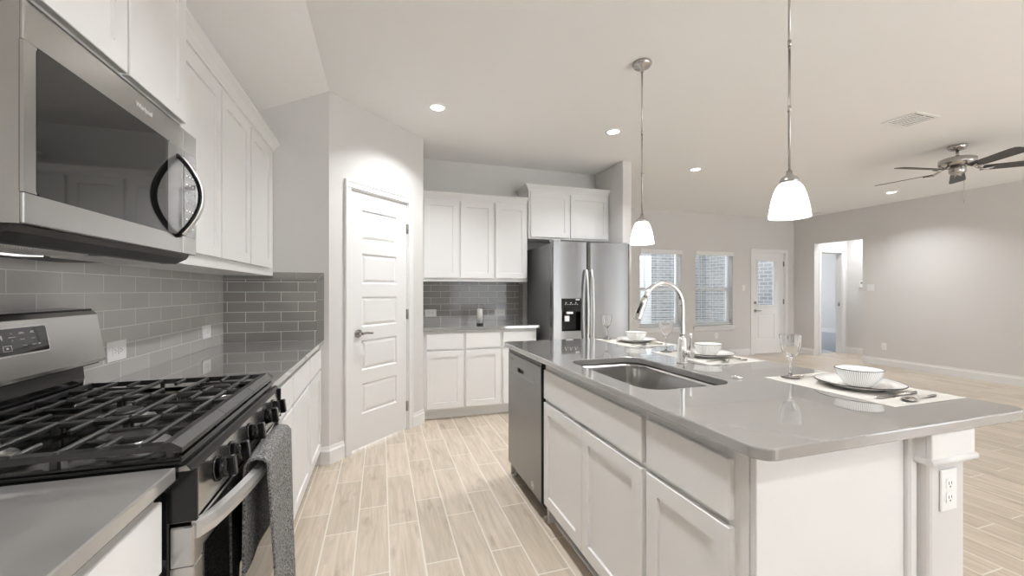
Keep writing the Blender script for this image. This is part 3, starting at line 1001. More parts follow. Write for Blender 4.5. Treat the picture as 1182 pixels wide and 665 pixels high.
# faucet
fa = thing('faucet', 'chrome pull-down gooseneck faucet behind the island sink', 'faucet', (1.432, 1.70, 0.9145))
fx, fy = 1.432, 1.70
m_ = MB()
m_.lathe([(0.027, 0.0), (0.027, 0.006), (0.0235, 0.008), (0.0235, 0.118), (0.021, 0.122), (0.0165, 0.128)], (fx, fy, 0.9145), 28)
m_.build('base', CHROME, fa, True)
m_ = MB()
pts = [(fx, fy, 1.040 + 0.02 * k) for k in range(8)]
R_ = 0.112
for k in range(0, 17):
    a = PI * k / 16 * 0.89
    pts.append((fx - R_ + R_ * math.cos(a), fy, 1.200 + R_ * math.sin(a)))
m_.tube(pts, 0.0125, 18)
m_.build('neck', CHROME, fa, True)
e = Vector(pts[-1]); d = (Vector(pts[-1]) - Vector(pts[-2])).normalized()
m_ = MB()
m_.tube([e, e + d * 0.012, e + d * 0.03, e + d * 0.075, e + d * 0.105, e + d * 0.112], [0.0135, 0.0155, 0.0165, 0.0185, 0.0215, 0.020], 20)
hd = m_.build('spray_head', CHROME, fa, True)
m_ = MB()
sd = Vector((0, 0, 1)).cross(d).normalized()
up_ = d.cross(Vector((0, 1, 0))).normalized()
pv = e + d * 0.062 - up_ * (-0.0165) * 0
outd = Vector((-1, -0.55, 0)).normalized(); outd = (outd - d * outd.dot(d)).normalized()
m_.tube([e + d * 0.030 + outd * 0.0125, e + d * 0.085 + outd * 0.0155], 0.0075, 12)
m_.build('spray_button', BLACKM, hd, True)
m_ = MB()
m_.cyl((fx, fy - 0.020, 0.967), (fx, fy - 0.062, 0.967), 0.0185, 20)
m_.cyl((fx, fy - 0.062, 0.967), (fx, fy - 0.070, 0.967), 0.0165, 20)
m_.tube([(fx, fy - 0.052, 0.975), (fx, fy - 0.055, 1.0), (fx, fy - 0.058, 1.045), (fx, fy - 0.060, 1.068)], [0.007, 0.0065, 0.0062, 0.005], 12)
m_.build('lever', CHROME, fa, True)
bt = MB().lathe([(0.024, 0.0), (0.024, 0.004), (0.021, 0.0065), (0.010, 0.0065), (0.009, 0.009), (0.0, 0.009)], n=28).build('air_switch_button', CHROME)
bt.location = (1.402, 1.338, 0.9145)
tag(bt, 'small round chrome button cap on the island beside the sink', 'button')

# dishwasher
dw = thing('dishwasher', 'stainless steel dishwasher at the far end of the island', 'dishwasher', (0.87, 2.419, 0))
m_ = MB(); m_.box(0.8665, 1.42, 2.122, 2.716, 0.11, 0.878)
m_.build('tub', BLACKM, dw, True)
m_ = MB()
HX0, HX1, HZ0, HZ1 = 2.405, 2.530, 0.752, 0.780
m_.box(0.838, 0.866, 2.114, HX0, 0.100, 0.852, 0.003); m_.box(0.838, 0.866, HX1, 2.724, 0.100, 0.852, 0.003)
m_.box(0.8382, 0.866, HX0 - 0.003, HX1 + 0.003, 0.1002, HZ0); m_.box(0.8382, 0.866, HX0 - 0.003, HX1 + 0.003, HZ1, 0.8518)
m_.box(0.858, 0.866, HX0, HX1, HZ0, HZ1)
dd = m_.build('door', STEELD, dw, True)
m_ = MB(); m_.box(0.852, 0.858, HX0, HX1, HZ0, HZ1)
m_.build('handle_pocket', BLACKM, dd, True)
m_ = MB()
m_.box(0.8372, 0.838, 2.222, 2.685, 0.7385, 0.740)
m_.box(0.8372, 0.838, 2.222, 2.2235, 0.740, 0.782)
m_.build('panel_line', GREYP, dd, True)
text('lettering', 'Whirlpool', 0.014, (0.8376, 2.640, 0.819), FACE_NX, LETTERD, dd)
m_ = MB()
ring = [(0.8374, 2.245 + 0.021 * math.cos(a), 0.143 + 0.021 * math.sin(a)) for a in [2 * PI * k / 32 for k in range(32)]]
ring2 = [(0.8374, 2.245 + 0.0175 * math.cos(a), 0.143 + 0.0175 * math.sin(a)) for a in [2 * PI * k / 32 for k in range(32)]]
ring3 = [(0.8370, p[1], p[2]) for p in ring2]; ring0 = [(0.8370, p[1], p[2]) for p in ring]
m_.rings([ring, ring0, ring3, ring2], cap0=False, cap1=False)
m_.build('badge', LETTER, dd, True)
text('badge_mark', 'A', 0.026, (0.8374, 2.245, 0.143), FACE_NX, LETTER, dd)
m_ = MB()
m_.box(0.842, 0.866, 2.112, 2.726, 0.853, 0.878, 0.002)
m_.build('top_trim', BLACK, dw, True)
MB().box(0.8405, 0.866, 2.1105, 2.1138, 0.101, 0.851).build('side_gasket', BLACKM, dw, True)
m_ = MB(); m_.box(0.905, 0.92, 2.125, 2.715, 0.012, 0.108)
m_.build('kick_plate', BLACKM, dw, True)
for yy in (2.14, 2.70):
    MB().lathe([(0.018, 0.0), (0.018, 0.006), (0.008, 0.008), (0.008, 0.11)], (0.89, yy, 0.0005), 14).build('leg', GREYP, dw, True)

# ------------------------------------------------------------------ gas range
rg = thing('gas_range', 'black and stainless gas range between the two left counters', 'stove', (-0.7, 1.397, 0))
YM = (YR0 + YR1) / 2
m_ = MB()
m_.box(-1.026, -0.415, YR0 + 0.001, YR1 - 0.001, 0.03, 0.904, 0.003)
m_.build('body', BLACK, rg, True)
m_ = MB()
m_.box(-1.026, -0.392, YR0 - 0.002, YR1 + 0.002, 0.9145, 0.924, 0.003)
m_.box(-0.99, -0.425, YR0 + 0.03, YR1 - 0.03, 0.9045, 0.916)
m_.box(-1.0, -0.42, YR0 + 0.0015, YR1 - 0.0015, 0.9035, 0.9145)
for a, b in ((YR0 - 0.002, YR0 + 0.016), (YR1 - 0.016, YR1 + 0.002)):
    m_.box(-1.0, -0.395, a, b, 0.924, 0.931, 0.003)
m_.box(-0.412, -0.392, YR0, YR1, 0.924, 0.930, 0.003)
m_.build('cooktop', BLACK, rg, True)
# front control panel, raked
m_ = MB()
m_.prism([(-0.418, 0.9025), (-0.385, 0.9135), (-0.378, 0.905), (-0.366, 0.805), (-0.372, 0.795), (-0.418, 0.795)], 'y', YR0 + 0.002, YR1 - 0.002)
cpn = m_.build('control_panel', STEELH, rg, True)
m_ = MB()
m_.prism([(-0.386, 0.9140), (-0.380, 0.9120), (-0.374, 0.897), (-0.3755, 0.8945), (-0.379, 0.905)], 'y', YR0 + 0.0015, YR1 - 0.0015)
m_.box(-0.418, -0.3655, YR0 + 0.0005, YR0 + 0.010, 0.795, 0.9015, 0.002)
m_.box(-0.418, -0.3655, YR1 - 0.010, YR1 - 0.0005, 0.795, 0.9015, 0.002)
m_.build('panel_trim', BLACK, cpn, True)
KY = (1.148, 1.250, 1.405, 1.568, 1.682)
for ky in KY:
    m_ = MB()
    n = Vector((0.1, 0, 0.012)).normalized()
    c = Vector((-0.3715, ky, 0.852))
    m_.tube([c, c + n * 0.004], [0.030, 0.029], 24)
    m_.tube([c + n * 0.004, c + n * 0.022, c + n * 0.026], [0.0235, 0.0215, 0.020], 24)
    t = bmesh.new()
    kb = MB(); kb.box(0.022, 0.040, -0.0095, 0.0095, -0.024, 0.024, 0.003)
    M = Matrix.Translation(c) @ Matrix.Rotation(-math.atan2(n.z, n.x), 4, 'Y')
    m_._merge(kb.bm, M); t.free()
    m_.build('knob', BLACK, rg, True)
# oven door
m_ = MB()
OZ0, OZ1 = 0.215, 0.785
xo0, xo1 = -0.415, -0.372
m_.box(xo0, xo1, YR0 + 0.002, YR1 - 0.002, 0.700, OZ1, 0.003)
m_.box(xo0, xo1, YR0 + 0.002, YR1 - 0.002, OZ0, 0.30, 0.003)
m_.box(xo0, xo1, YR0 + 0.002, YR0 + 0.075, 0.30, 0.70, 0.002)
m_.box(xo0, xo1, YR1 - 0.075, YR1 - 0.002, 0.30, 0.70, 0.002)
od = m_.build('oven_door', STEELH, rg, True)
MB().box(xo0 + 0.005, xo1 + 0.0015, YR0 + 0.05, YR1 - 0.05, 0.27, 0.722, 0.001).build('oven_window', BGLASS, od, True)
m_ = MB()
pr = []
N_ = 20
rings = []
for k in range(N_ + 1):
    t = k / N_
    y = 1.034 + t * (1.760 - 1.034)
    x = -0.366 + 0.046 * math.sin(PI * t) ** 0.75
    if k in (0, N_): x = -0.3715
    h = 0.021
    rings.append([(x - 0.009, y, 0.770 - h), (x + 0.006, y, 0.770 - h + 0.004), (x + 0.010, y, 0.770), (x + 0.006, y, 0.770 + h - 0.004), (x - 0.009, y, 0.770 + h), (x - 0.012, y, 0.770)])
m_.rings(rings, smooth=False)
m_.build('handle', HANDLE, od, True)
m_ = MB()
m_.box(-0.415, -0.375, YR0 + 0.003, YR1 - 0.003, 0.045, 0.205, 0.003)
m_.build('drawer', STEELH, rg, True)
for yy in (1.06, 1.735):
    for xx in (-0.95, -0.46):
        MB().lathe([(0.018, 0), (0.018, 0.01), (0.01, 0.012), (0.01, 0.031)], (xx, yy, 0.0003), 12).build('leg', BLACKM, rg, True)
# burners
for (bx_, by_, r) in ((-0.80, 1.150, 0.040), (-0.535, 1.150, 0.048), (-0.80, 1.640, 0.044), (-0.535, 1.640, 0.048), (-0.665, YM, 0.042)):
    m_ = MB()
    m_.lathe([(r + 0.022, 0.0), (r + 0.020, 0.004), (r, 0.006), (r - 0.002, 0.016), (r - 0.008, 0.018)], (bx_, by_, 0.924), 28)
    b_ = m_.build('burner', HANDLE, rg, True)
    MB().lathe([(r - 0.006, 0.0), (r - 0.004, 0.003), (r - 0.006, 0.008), (r - 0.012, 0.010), (0, 0.010)], (bx_, by_, 0.9422), 28).build('burner_cap', IRON, b_, True)
# three cast-iron grates
def bar(m, x0, x1, y0, y1, z0, z1, bev=0.003):
    m.box(x0, x1, y0, y1, z0, z1, bev)
gw = (YR1 - YR0 - 0.004) / 3
for gi in range(3):
    g0 = YR0 + 0.002 + gi * gw + 0.0008
    g1 = g0 + gw - 0.0016
    m_ = MB()
    zt_ = 0.962; zb = 0.950
    # wide chamfered front bar
    m_.prism([(-0.428, zt_), (-0.412, zt_ + 0.001), (-0.3925, zt_ - 0.012), (-0.3925, zt_ - 0.022), (-0.428, zt_ - 0.015)], 'y', g0, g1)
    bar(m_, -0.945, -0.930, g0, g1, zb - 0.004, zt_)
    if gi == 0:
        m_.prism([(g0, zt_ - 0.016), (g0 + 0.004, zt_ - 0.004), (g0 + 0.014, zt_), (g0 + 0.014, zt_ - 0.016)], 'x', -0.93, -0.428)
    else:
        bar(m_, -0.93, -0.428, g0, g0 + 0.010, zb - 0.004, zt_ - 0.002)
    if gi == 2:
        m_.prism([(g1, zt_ - 0.016), (g1 - 0.004, zt_ - 0.004), (g1 - 0.014, zt_), (g1 - 0.014, zt_ - 0.016)], 'x', -0.93, -0.428)
    else:
        bar(m_, -0.93, -0.428, g1 - 0.010, g1, zb - 0.004, zt_ - 0.002)
    for x in (-0.865, -0.735, -0.600, -0.470):
        bar(m_, x - 0.0055, x + 0.0055, g0 + 0.004, g1 - 0.004, zb, zt_)
    for x in (-0.800, -0.668, -0.535):
        ln = 0.085
        bar(m_, x - 0.005, x + 0.005, g0 + 0.004, g0 + ln, zb, zt_)
        bar(m_, x - 0.005, x + 0.005, g1 - ln, g1 - 0.004, zb, zt_)
    gm = (g0 + g1) / 2
    for (xa, xb) in ((-0.865, -0.735), (-0.600, -0.470)):
        bar(m_, xa, xb, g0 + 0.083, g0 + 0.091, zb - 0.002, zt_ - 0.006)
        bar(m_, xa, xb, g1 - 0.091, g1 - 0.083, zb - 0.002, zt_ - 0.006)
    bar(m_, -0.93, -0.865, gm - 0.005, gm + 0.005, zb, zt_ - 0.002); bar(m_, -0.470, -0.428, gm - 0.005, gm + 0.005, zb, zt_ - 0.002)
    for x in (-0.938, -0.735, -0.600, -0.415):
        for yy in (g0 + 0.007, g1 - 0.007):
            m_.box(x - 0.006, x + 0.006, yy - 0.005, yy + 0.005, 0.9312, zb)
    m_.build('grate', IRON, rg, True)
# backguard
m_ = MB()
m_.prism([(-1.027, 0.924), (-0.955, 0.924), (-0.945, 0.985), (-0.950, 1.035), (-1.027, 1.035)], 'y', YR0 + 0.026, YR1 - 0.026)
bgd = m_.build('backguard', BLACK, rg, True)
m_ = MB()
m_.prism([(-1.027, 1.036), (-0.905, 1.036), (-0.902, 1.046), (-0.926, 1.195), (-0.936, 1.208), (-0.95, 1.212), (-1.027, 1.212)], 'y', YR0, YR1)
cons = m_.build('console', STEELH, rg, True)
m_ = MB()
m_.prism([(-1.0268, 1.2122), (-0.952, 1.2122), (-0.940, 1.2095), (-0.940, 1.214), (-1.0268, 1.2175)], 'y', YR0 + 0.001, YR1 - 0.001)
m_.box(-1.02, -0.915, YR0 + 0.01, YR1 - 0.01, 1.030, 1.0358)
m_.build('console_edge', BLACK, cons, True)
# display window lies on the raked face
A_ = Vector((-0.902, 0, 1.046)); B_ = Vector((-0.926, 0, 1.195))
u_ = (B_ - A_).normalized(); nrm = Vector((u_.z, 0, -u_.x))
def onface(y, s, off): 
    p = A_ + u_ * s + nrm * off
    return (p.x, y, p.z)
def faceplate(m, y0, y1, s0, s1, o0, o1, r=0.006):
    pts = rrect(y0, y1, s0, s1, r, 4)
    m.rings([[onface(a, b, o0) for a, b in pts], [onface(a, b, o1) for a, b in pts]], smooth=False)
m_ = MB(); faceplate(m_, 1.252, 1.542, 0.058, 0.135, 0.0002, 0.002, 0.008)
m_.build('display_frame', HANDLE, cons, True)
m_ = MB(); faceplate(m_, 1.256, 1.538, 0.062, 0.131, 0.0021, 0.0028, 0.006)
dsp = m_.build('display', BGLASS, cons, True)
m_ = MB()
for (yy, ss, w_, h_) in ((1.420, 0.118, .004, .003), (1.420, 0.108, .020, .0016), (1.420, 0.099, .004, .003), (1.452, 0.119, .014, .0018), (1.452, 0.116, .018, .0016), (1.452, 0.100, .014, .0018), (1.487, 0.119, .010, .0018), (1.487, 0.116, .013, .0016), (1.487, 0.100, .012, .0018), (1.487, 0.083, .014, .0018), (1.505, 0.083, .008, .003), (1.457, 0.083, .013, .0018)):
    faceplate(m_, yy - w_ / 2, yy + w_ / 2, ss - h_ / 2, ss + h_ / 2, 0.0028, 0.0032, h_ * 0.3)
for (a, b, c, d_) in ((1.388, 1.414, 0.0725, 0.0735), (1.388, 1.414, 0.0865, 0.0875), (1.388, 1.389, 0.0725, 0.0875), (1.413, 1.414, 0.0725, 0.0875), (1.398, 1.404, 0.078, 0.082)):
    faceplate(m_, a, b, c, d_, 0.0028, 0.0032, 0.0002)
m_.build('display_marks', LETTER, cons, True)
p_ = Vector(onface(1.370, 0.108, 0.003))
ang = math.atan2(-(B_.x - A_.x), B_.z - A_.z)
text('display_clock', '12:34', 0.020, p_, (PI / 2 - ang, 0, PI / 2), LETTER, cons)

# tea towel over the oven handle
m_ = MB()
nu, nv = 34, 44
TY0, TY1 = 1.285, 1.585
grid = []
path = []
for k in range(nv + 1):
    s_ = k / nv
    if s_ < 0.36:
        z = 0.50 + (0.795 - 0.50) * s_ / 0.36; x = -0.340
        x = -0.354 + 0.0035 * (s_ / 0.36)
    elif s_ < 0.46:
        a = PI * (1 - (s_ - 0.36) / 0.10)
        x = -0.3255 + 0.025 * math.cos(a); z = 0.795 + 0.018 * math.sin(a)
    else:
        f_ = (s_ - 0.46) / 0.54
        x = -0.3005 + 0.012 * f_; z = 0.795 - f_ * 0.53
    path.append((x, z, s_))
def tower(x, z, s_, t, lay):
    f_ = max(0, (s_ - 0.46) / 0.54)
    wav = 0.007 * math.sin(t * 9.5 + 0.8) * (0.15 + f_) + 0.004 * math.sin(t * 17 + f_ * 2.0) * f_
    if s_ < 0.36: wav = 0.003 * math.sin(t * 9) * (1 - s_ / 0.36)
    y = TY0 + (TY1 - TY0) * t + 0.012 * math.sin(f_ * 2.6 + t) * f_
    bul = 0.006 * math.sin(PI * min(1, max(0, (s_ - 0.3) / 0.25))) * math.sin(PI * t)
    return Vector((x + wav + 0.006 * f_, y, z - 0.012 * t * f_ + bul))
outerp = [[tower(x, z, s_, t / nu, 0) for (x, z, s_) in path] for t in range(nu + 1)]
T = 0.006
def nrm_at(i, j):
    a = outerp[min(i + 1, nu)][j] - outerp[max(i - 1, 0)][j]
    b = outerp[i][min(j + 1, nv)] - outerp[i][max(j - 1, 0)]
    return b.cross(a).normalized()
ringsT = []
for i in range(nu + 1):
    fwd = [outerp[i][j] for j in range(nv + 1)]
    bck = [outerp[i][j] + nrm_at(i, j) * T for j in range(nv, -1, -1)]
    ringsT.append(fwd + bck)
m_.rings(ringsT)
tw = m_.build('towel', TOWEL)
origin_to(tw, (-0.30, 1.47, 0.26))
tag(tw, 'charcoal grey terry towel hanging over the oven handle', 'towel')

# ------------------------------------------------------------------ microwave
mw = thing('microwave', 'stainless over-the-range microwave with a curved black handle', 'microwave', (-0.84, 1.397, 1.36))
MZ0, MZ1 = 1.402, 1.826
m_ = MB()
m_.box(-1.034, -0.682, YR0 + 0.003, YR1 - 0.003, MZ0 + 0.002, MZ1 + 0.036, 0.002)
m_.build('body', BLACK, mw, True)
m_ = MB()
m_.prism([(-1.03, 1.370), (-0.700, 1.370), (-0.668, 1.388), (-0.660, 1.4015), (-1.03, 1.4015)], 'y', YR0 + 0.004, YR1 - 0.004)
pan_ = m_.build('bottom_pan', BLACKM, mw, True)
for (a, b) in ((1.06, 1.36), (1.43, 1.73)):
    m_ = MB()
    for k in range(40):
        y = a + (b - a) * k / 40
        m_.box(-0.845, -0.735, y, y + 0.0042, 1.3640, 1.368)
    m_.box(-0.850, -0.730, a - 0.005, b + 0.005, 1.3670, 1.3699)
    m_.build('grease_filter', HANDLE, pan_, True)
m_ = MB(); m_.box(-0.925, -0.870, 1.08, 1.45, 1.3665, 1.3699, 0.001); m_.build('lamp_lens', LAMPOFF, pan_, True)
# door: steel frame round a black glass
YS = 1.672
GX0, GX1, GZ0, GZ1 = 1.050, 1.664, 1.462, 1.748
def steel_panel(y0, y1, hole):
    m = MB()
    x0, x1 = -0.681, -0.640
    outer_ = [(y0, MZ0), (y1, MZ0), (y1, MZ1), (y0, MZ1)]
    a, b, c, d_ = hole
    inn = rrect(a, b, c, d_, 0.014, 5)
    m.box(x0, x1 - 0.006, y0, y1, MZ0, MZ1)
    m.box(x1 - 0.007, x1, y0, y1, MZ0, c, 0.002); m.box(x1 - 0.007, x1, y0, y1, d_, MZ1, 0.002)
    m.box(x1 - 0.007, x1, y0, a, c, d_, 0.0); m.box(x1 - 0.007, x1, b, y1, c, d_, 0.0)
    return m
md = steel_panel(YR0, YS, (GX0, GX1, GZ0, GZ1)).build('door', STEELH, mw, True)
m_ = MB()
pts = rrect(GX0 - 0.002, GX1 + 0.002, GZ0 - 0.002, GZ1 + 0.002, 0.012, 5)
m_.rings([[(-0.645, a, b) for a, b in pts], [(-0.6394, a, b) for a, b in pts]], smooth=False)
mg = m_.build('window', BGLASS, md, True)
m_ = MB()
pts = rrect(1.566, GX1 + 0.0015, GZ0 - 0.0015, GZ1 + 0.0015, 0.010, 5)
m_.rings([[(-0.6394, a, b) for a, b in pts], [(-0.6390, a, b) for a, b in pts]], smooth=False)
m_.build('handle_reflection_panel', GGLASS, md, True)  # lighter grey stands for a reflection in the black door glass
m_ = MB()
pts = []
for k in range(25):
    t = k / 24
    pts.append((-0.640 + 0.066 * math.sin(PI * t) ** 0.85, 1.632, 1.455 + t * 0.266))
rings = []
for i, p in enumerate(pts):
    a = Vector(pts[max(i - 1, 0)]); b = Vector(pts[min(i + 1, 24)])
    d = (b - a).normalized(); nn = Vector((d.z, 0, -d.x))
    p = Vector(p); hw = 0.013; th = 0.007
    ring = []
    for kx in range(12):
        an = 2 * PI * kx / 12
        cxn = math.copysign(abs(math.cos(an)) ** 0.6, math.cos(an)); sxn = math.copysign(abs(math.sin(an)) ** 0.6, math.sin(an))
        ring.append(p + Vector((0, 1, 0)) * hw * cxn + nn * th * sxn)
    rings.append(ring)
m_.rings(rings)
hn = m_.build('handle', BLACK, md, True)
rings = []
for i in range(1, 24):
    p = Vector(pts[i]); a = Vector(pts[i - 1]); b = Vector(pts[i + 1])
    d = (b - a).normalized(); nn = Vector((d.z, 0, -d.x))
    q0 = p + nn * 0.0062
    rings.append([q0 + Vector((0, -0.011, 0)), q0 + Vector((0, 0.011, 0)), q0 + Vector((0, 0.009, 0)) + nn * 0.0026, q0 + Vector((0, -0.009, 0)) + nn * 0.0026])
MB().rings(rings, smooth=False).build('handle_face', HANDLE, hn, True)
text('lettering', 'Whirlpool', 0.020, (-0.6396, 1.432, 1.789), FACE_PX, LETTER, md)
cpanel = steel_panel(YS + 0.002, YR1, (YS + 0.008, YR1 - 0.010, GZ0, GZ1)).build('control_panel', STEELH, mw, True)
m_ = MB()
pts = rrect(YS + 0.007, YR1 - 0.009, GZ0 - 0.002, GZ1 + 0.002, 0.010, 5)
m_.rings([[(-0.645, a, b) for a, b in pts], [(-0.6394, a, b) for a, b in pts]], smooth=False)
m_.build('keypad', GGLASS, cpanel, True)
for r_ in range(7):
    for c_ in range(3):
        m_ = MB()
        m_.box(-0.6394, -0.6391, YS + 0.022 + c_ * 0.024, YS + 0.030 + c_ * 0.024, 1.49 + r_ * 0.030, 1.494 + r_ * 0.030)
        m_.build('key', LETTER, cpanel, True)

# ------------------------------------------------------------------ outlets, switches, thermostat
def outlet(label, loc, rz, kind='outlet', tall=True, wide=1, group=None, landscape=False):
    """plate faces local -y"""
    nm = 'wall_outlet' if kind == 'outlet' else 'light_switch'
    t = thing(nm, label, 'outlet' if kind == 'outlet' else 'switch', loc, rz, group)
    w_, h_ = (0.070 + 0.046 * (wide - 1), 0.115)
    if landscape: w_, h_ = h_ + 0.012, w_ + 0.012
    MB().box(-w_ / 2, w_ / 2, -0.0055, -0.0002, -h_ / 2, h_ / 2, 0.002).build('cover_plate', WPLAST, t)
    m = MB()
    if kind == 'outlet':
        for sg in (-1, 1):
            c = sg * 0.0195
            ks = MB()
            pts = rrect(-0.0165, 0.0165, c - 0.0145, c + 0.0145, 0.006, 4)
            if landscape: pts = [(b, a) for a, b in pts]
            ks.rings([[(a, -0.0075, b) for a, b in pts], [(a, -0.0056, b) for a, b in pts]], smooth=False)
            so = ks.build('socket', WPLAST, t)
            ks = MB()
            for k in (-1, 1):
                if landscape: ks.box(c - 0.005, c + 0.003, -0.0079, -0.0074, k * 0.006 - 0.001, k * 0.006 + 0.001)
                else: ks.box(k * 0.006 - 0.001, k * 0.006 + 0.001, -0.0079, -0.0074, c - 0.003, c + 0.005)
            if landscape: ks.box(c + 0.007, c + 0.011, -0.0079, -0.0074, -0.002, 0.002)
            else: ks.box(-0.002, 0.002, -0.0079, -0.0074, c - 0.011, c - 0.007)
            ks.build('slot_marks', DARKSLOT, so)
    else:
        for k in range(wide):
            cx = (k - (wide - 1) / 2) * 0.046
            m.box(cx - 0.016, cx + 0.016, -0.009, -0.0056, -0.033, 0.033, 0.002)
        m.build('rocker', WPLAST, t)
    return t
outlet('white outlet on the left tile wall, right beside the range console', (XL + 0.006, 2.092, 1.03), HP, landscape=True)
outlet('small white outlet on the left tile wall near the far corner', (XL + 0.006, 3.0, 1.02), HP, landscape=True)
outlet('white outlet on the back tile wall near the pantry corner', (0.523, YK - 0.006, 1.026), 0, landscape=True)
outlet('white outlet on the back tile wall between candle and refrigerator', (1.325, YK - 0.006, 1.018), 0, landscape=True)
outlet('white outlet on the end of the island half wall', (1.512, 0.7278, 0.718), 0)
outlet('white outlet low on the living room back wall behind the middle bowl', (6.12, YL, 0.41), 0)
outlet('white outlet low on the long right wall', (XR, 4.72, 0.33), -HP)
outlet('white switch between the right window and the back door', (6.79, YL, 1.33), 0, kind='switch')
outlet('white double switch on the right wall beside the hall opening', (XR, 4.925, 1.33), -HP, kind='switch', wide=2)
th = thing('thermostat', 'small white thermostat on the recess wall inside the opening', 'thermostat', (RX, 5.645, 1.41), -HP)
MB().box(-0.055, 0.055, -0.022, -0.0003, -0.075, 0.06, 0.006, 2).build('case', WPLAST, th)
MB().box(-0.035, 0.035, -0.0235, -0.0222, 0.0, 0.042).build('screen', GREYP, th)
ds = MB().tube([(0, 0, 0), (0, -0.05, 0), (0, -0.075, 0)], [0.006, 0.005, 0.009], 10).build('door_stop', NICKEL)
ds.location = (7.98 - 0.02, YL - 0.0145, 0.07)
tag(ds, 'small metal door stop on the baseboard beside the back door', 'door stop')

# ------------------------------------------------------------------ blinds
def blind(label, a, b):
    t = thing('window_blind', label, 'blind', ((a + b) / 2, YL + 0.045, WZ[0]), 0)
    m_ = MB(); m_.box(a + 0.005, b - 0.005, YL + 0.012, YL + 0.065, WZ[1] - 0.06, WZ[1] - 0.002, 0.003)
    m_.box(a + 0.002, b + 0.012, YL - 0.018, YL - 0.001, WZ[1] - 0.075, WZ[1] + 0.006, 0.004)
    m_.build('headrail', BLIND, t, True)
    m_ = MB()
    z = WZ[0] + 0.075
    dz = 0.0432
    tilt = math.radians(4)
    while z < WZ[1] - 0.085:
        y0, y1 = YL + 0.014, YL + 0.064
        dzz = 0.025 * math.tan(tilt)
        m_.prism([(y0, z - dzz), (y1, z + dzz), (y1, z + dzz + 0.0026), (y0, z - dzz + 0.0026)], 'x', a + 0.008, b - 0.008)
        z += dz
    m_.build('slats', BLIND, t, True)
    m_ = MB(); m_.box(a + 0.008, b - 0.008, YL + 0.014, YL + 0.064, WZ[0] + 0.022, WZ[0] + 0.042, 0.003)
    m_.build('bottom_rail', BLIND, t, True)
    m_ = MB()
    for x in (a + 0.15, (a + b) / 2 - 0.03, b - 0.15):
        for y in (YL + 0.012, YL + 0.066):
            m_.box(x - 0.0022, x + 0.0022, y - 0.0008, y + 0.0008, WZ[0] + 0.04, WZ[1] - 0.06)
    m_.build('ladder_cords', BLIND, t, True)
    m_ = MB()
    m_.tube([(a + 0.10, YL + 0.004, WZ[1] - 0.08), (a + 0.10, YL + 0.003, WZ[1] - 0.75)], 0.004, 8)
    m_.build('tilt_wand', BLIND, t, True)
    return t
blind('white slatted blind in the left window, behind the faucet', *W1)
blind('white slatted blind in the right window, next to the back door', *W2)

# ------------------------------------------------------------------ ceiling fixtures
def downlight(label, x, y, group='recessed ceiling lights'):
    t = thing('recessed_light', label, 'ceiling light', (x, y, ZC), 0, group)
    MB().lathe([(0.052, -0.001), (0.058, -0.006), (0.078, -0.004), (0.080, -0.0005)], n=32, cap=False).build('trim_ring', WPLAST, t)
    MB().lathe([(0.056, -0.0006), (0.056, -0.0030), (0.0, -0.0034)], n=32).build('lens', LENS, t)
    return t
DL_VIS = [('round recessed ceiling light nearest the pantry corner', 0.428, 3.324), ('round recessed ceiling light in front of the refrigerator', 2.04, 3.334),
      ('round recessed ceiling light between the two pendants', 3.62, 4.065), ('round recessed ceiling light at right below the fan', 7.245, 4.12)]
ALL = []
d0_ = None
for lab, x, y in DL_VIS:
    if d0_ is None:
        d0_ = downlight(lab, x, y)
    else:
        dup(d0_, (x, y, ZC), 0, lab)
    ALL.append((x, y))
HID = [(0.43, 1.3), (0.43, -0.6), (3.6, -0.9), (5.4, -0.6), (7.2, 0.8), (8.65, 5.35)]  # unseen; recess and living room ones added to brighten them
for x, y in HID: ALL.append((x, y))
for i, (x, y) in enumerate(ALL):
    if i >= len(DL_VIS):
        dup(d0_, (x, y, ZC), 0, 'round recessed ceiling light added out of view')
    la = bpy.data.lights.new('recessed_lamp', 'AREA')
    la.shape = 'DISK'
    la.size = 0.11
    la.energy = DOWNLIGHT_W
    la.color = (0.975, 0.982, 1.0)
    la.spread = math.radians(125)
    lo = bpy.data.objects.new('recessed_lamp', la)
    lo.location = (x, y, ZC - 0.006)
    COL.objects.link(lo)

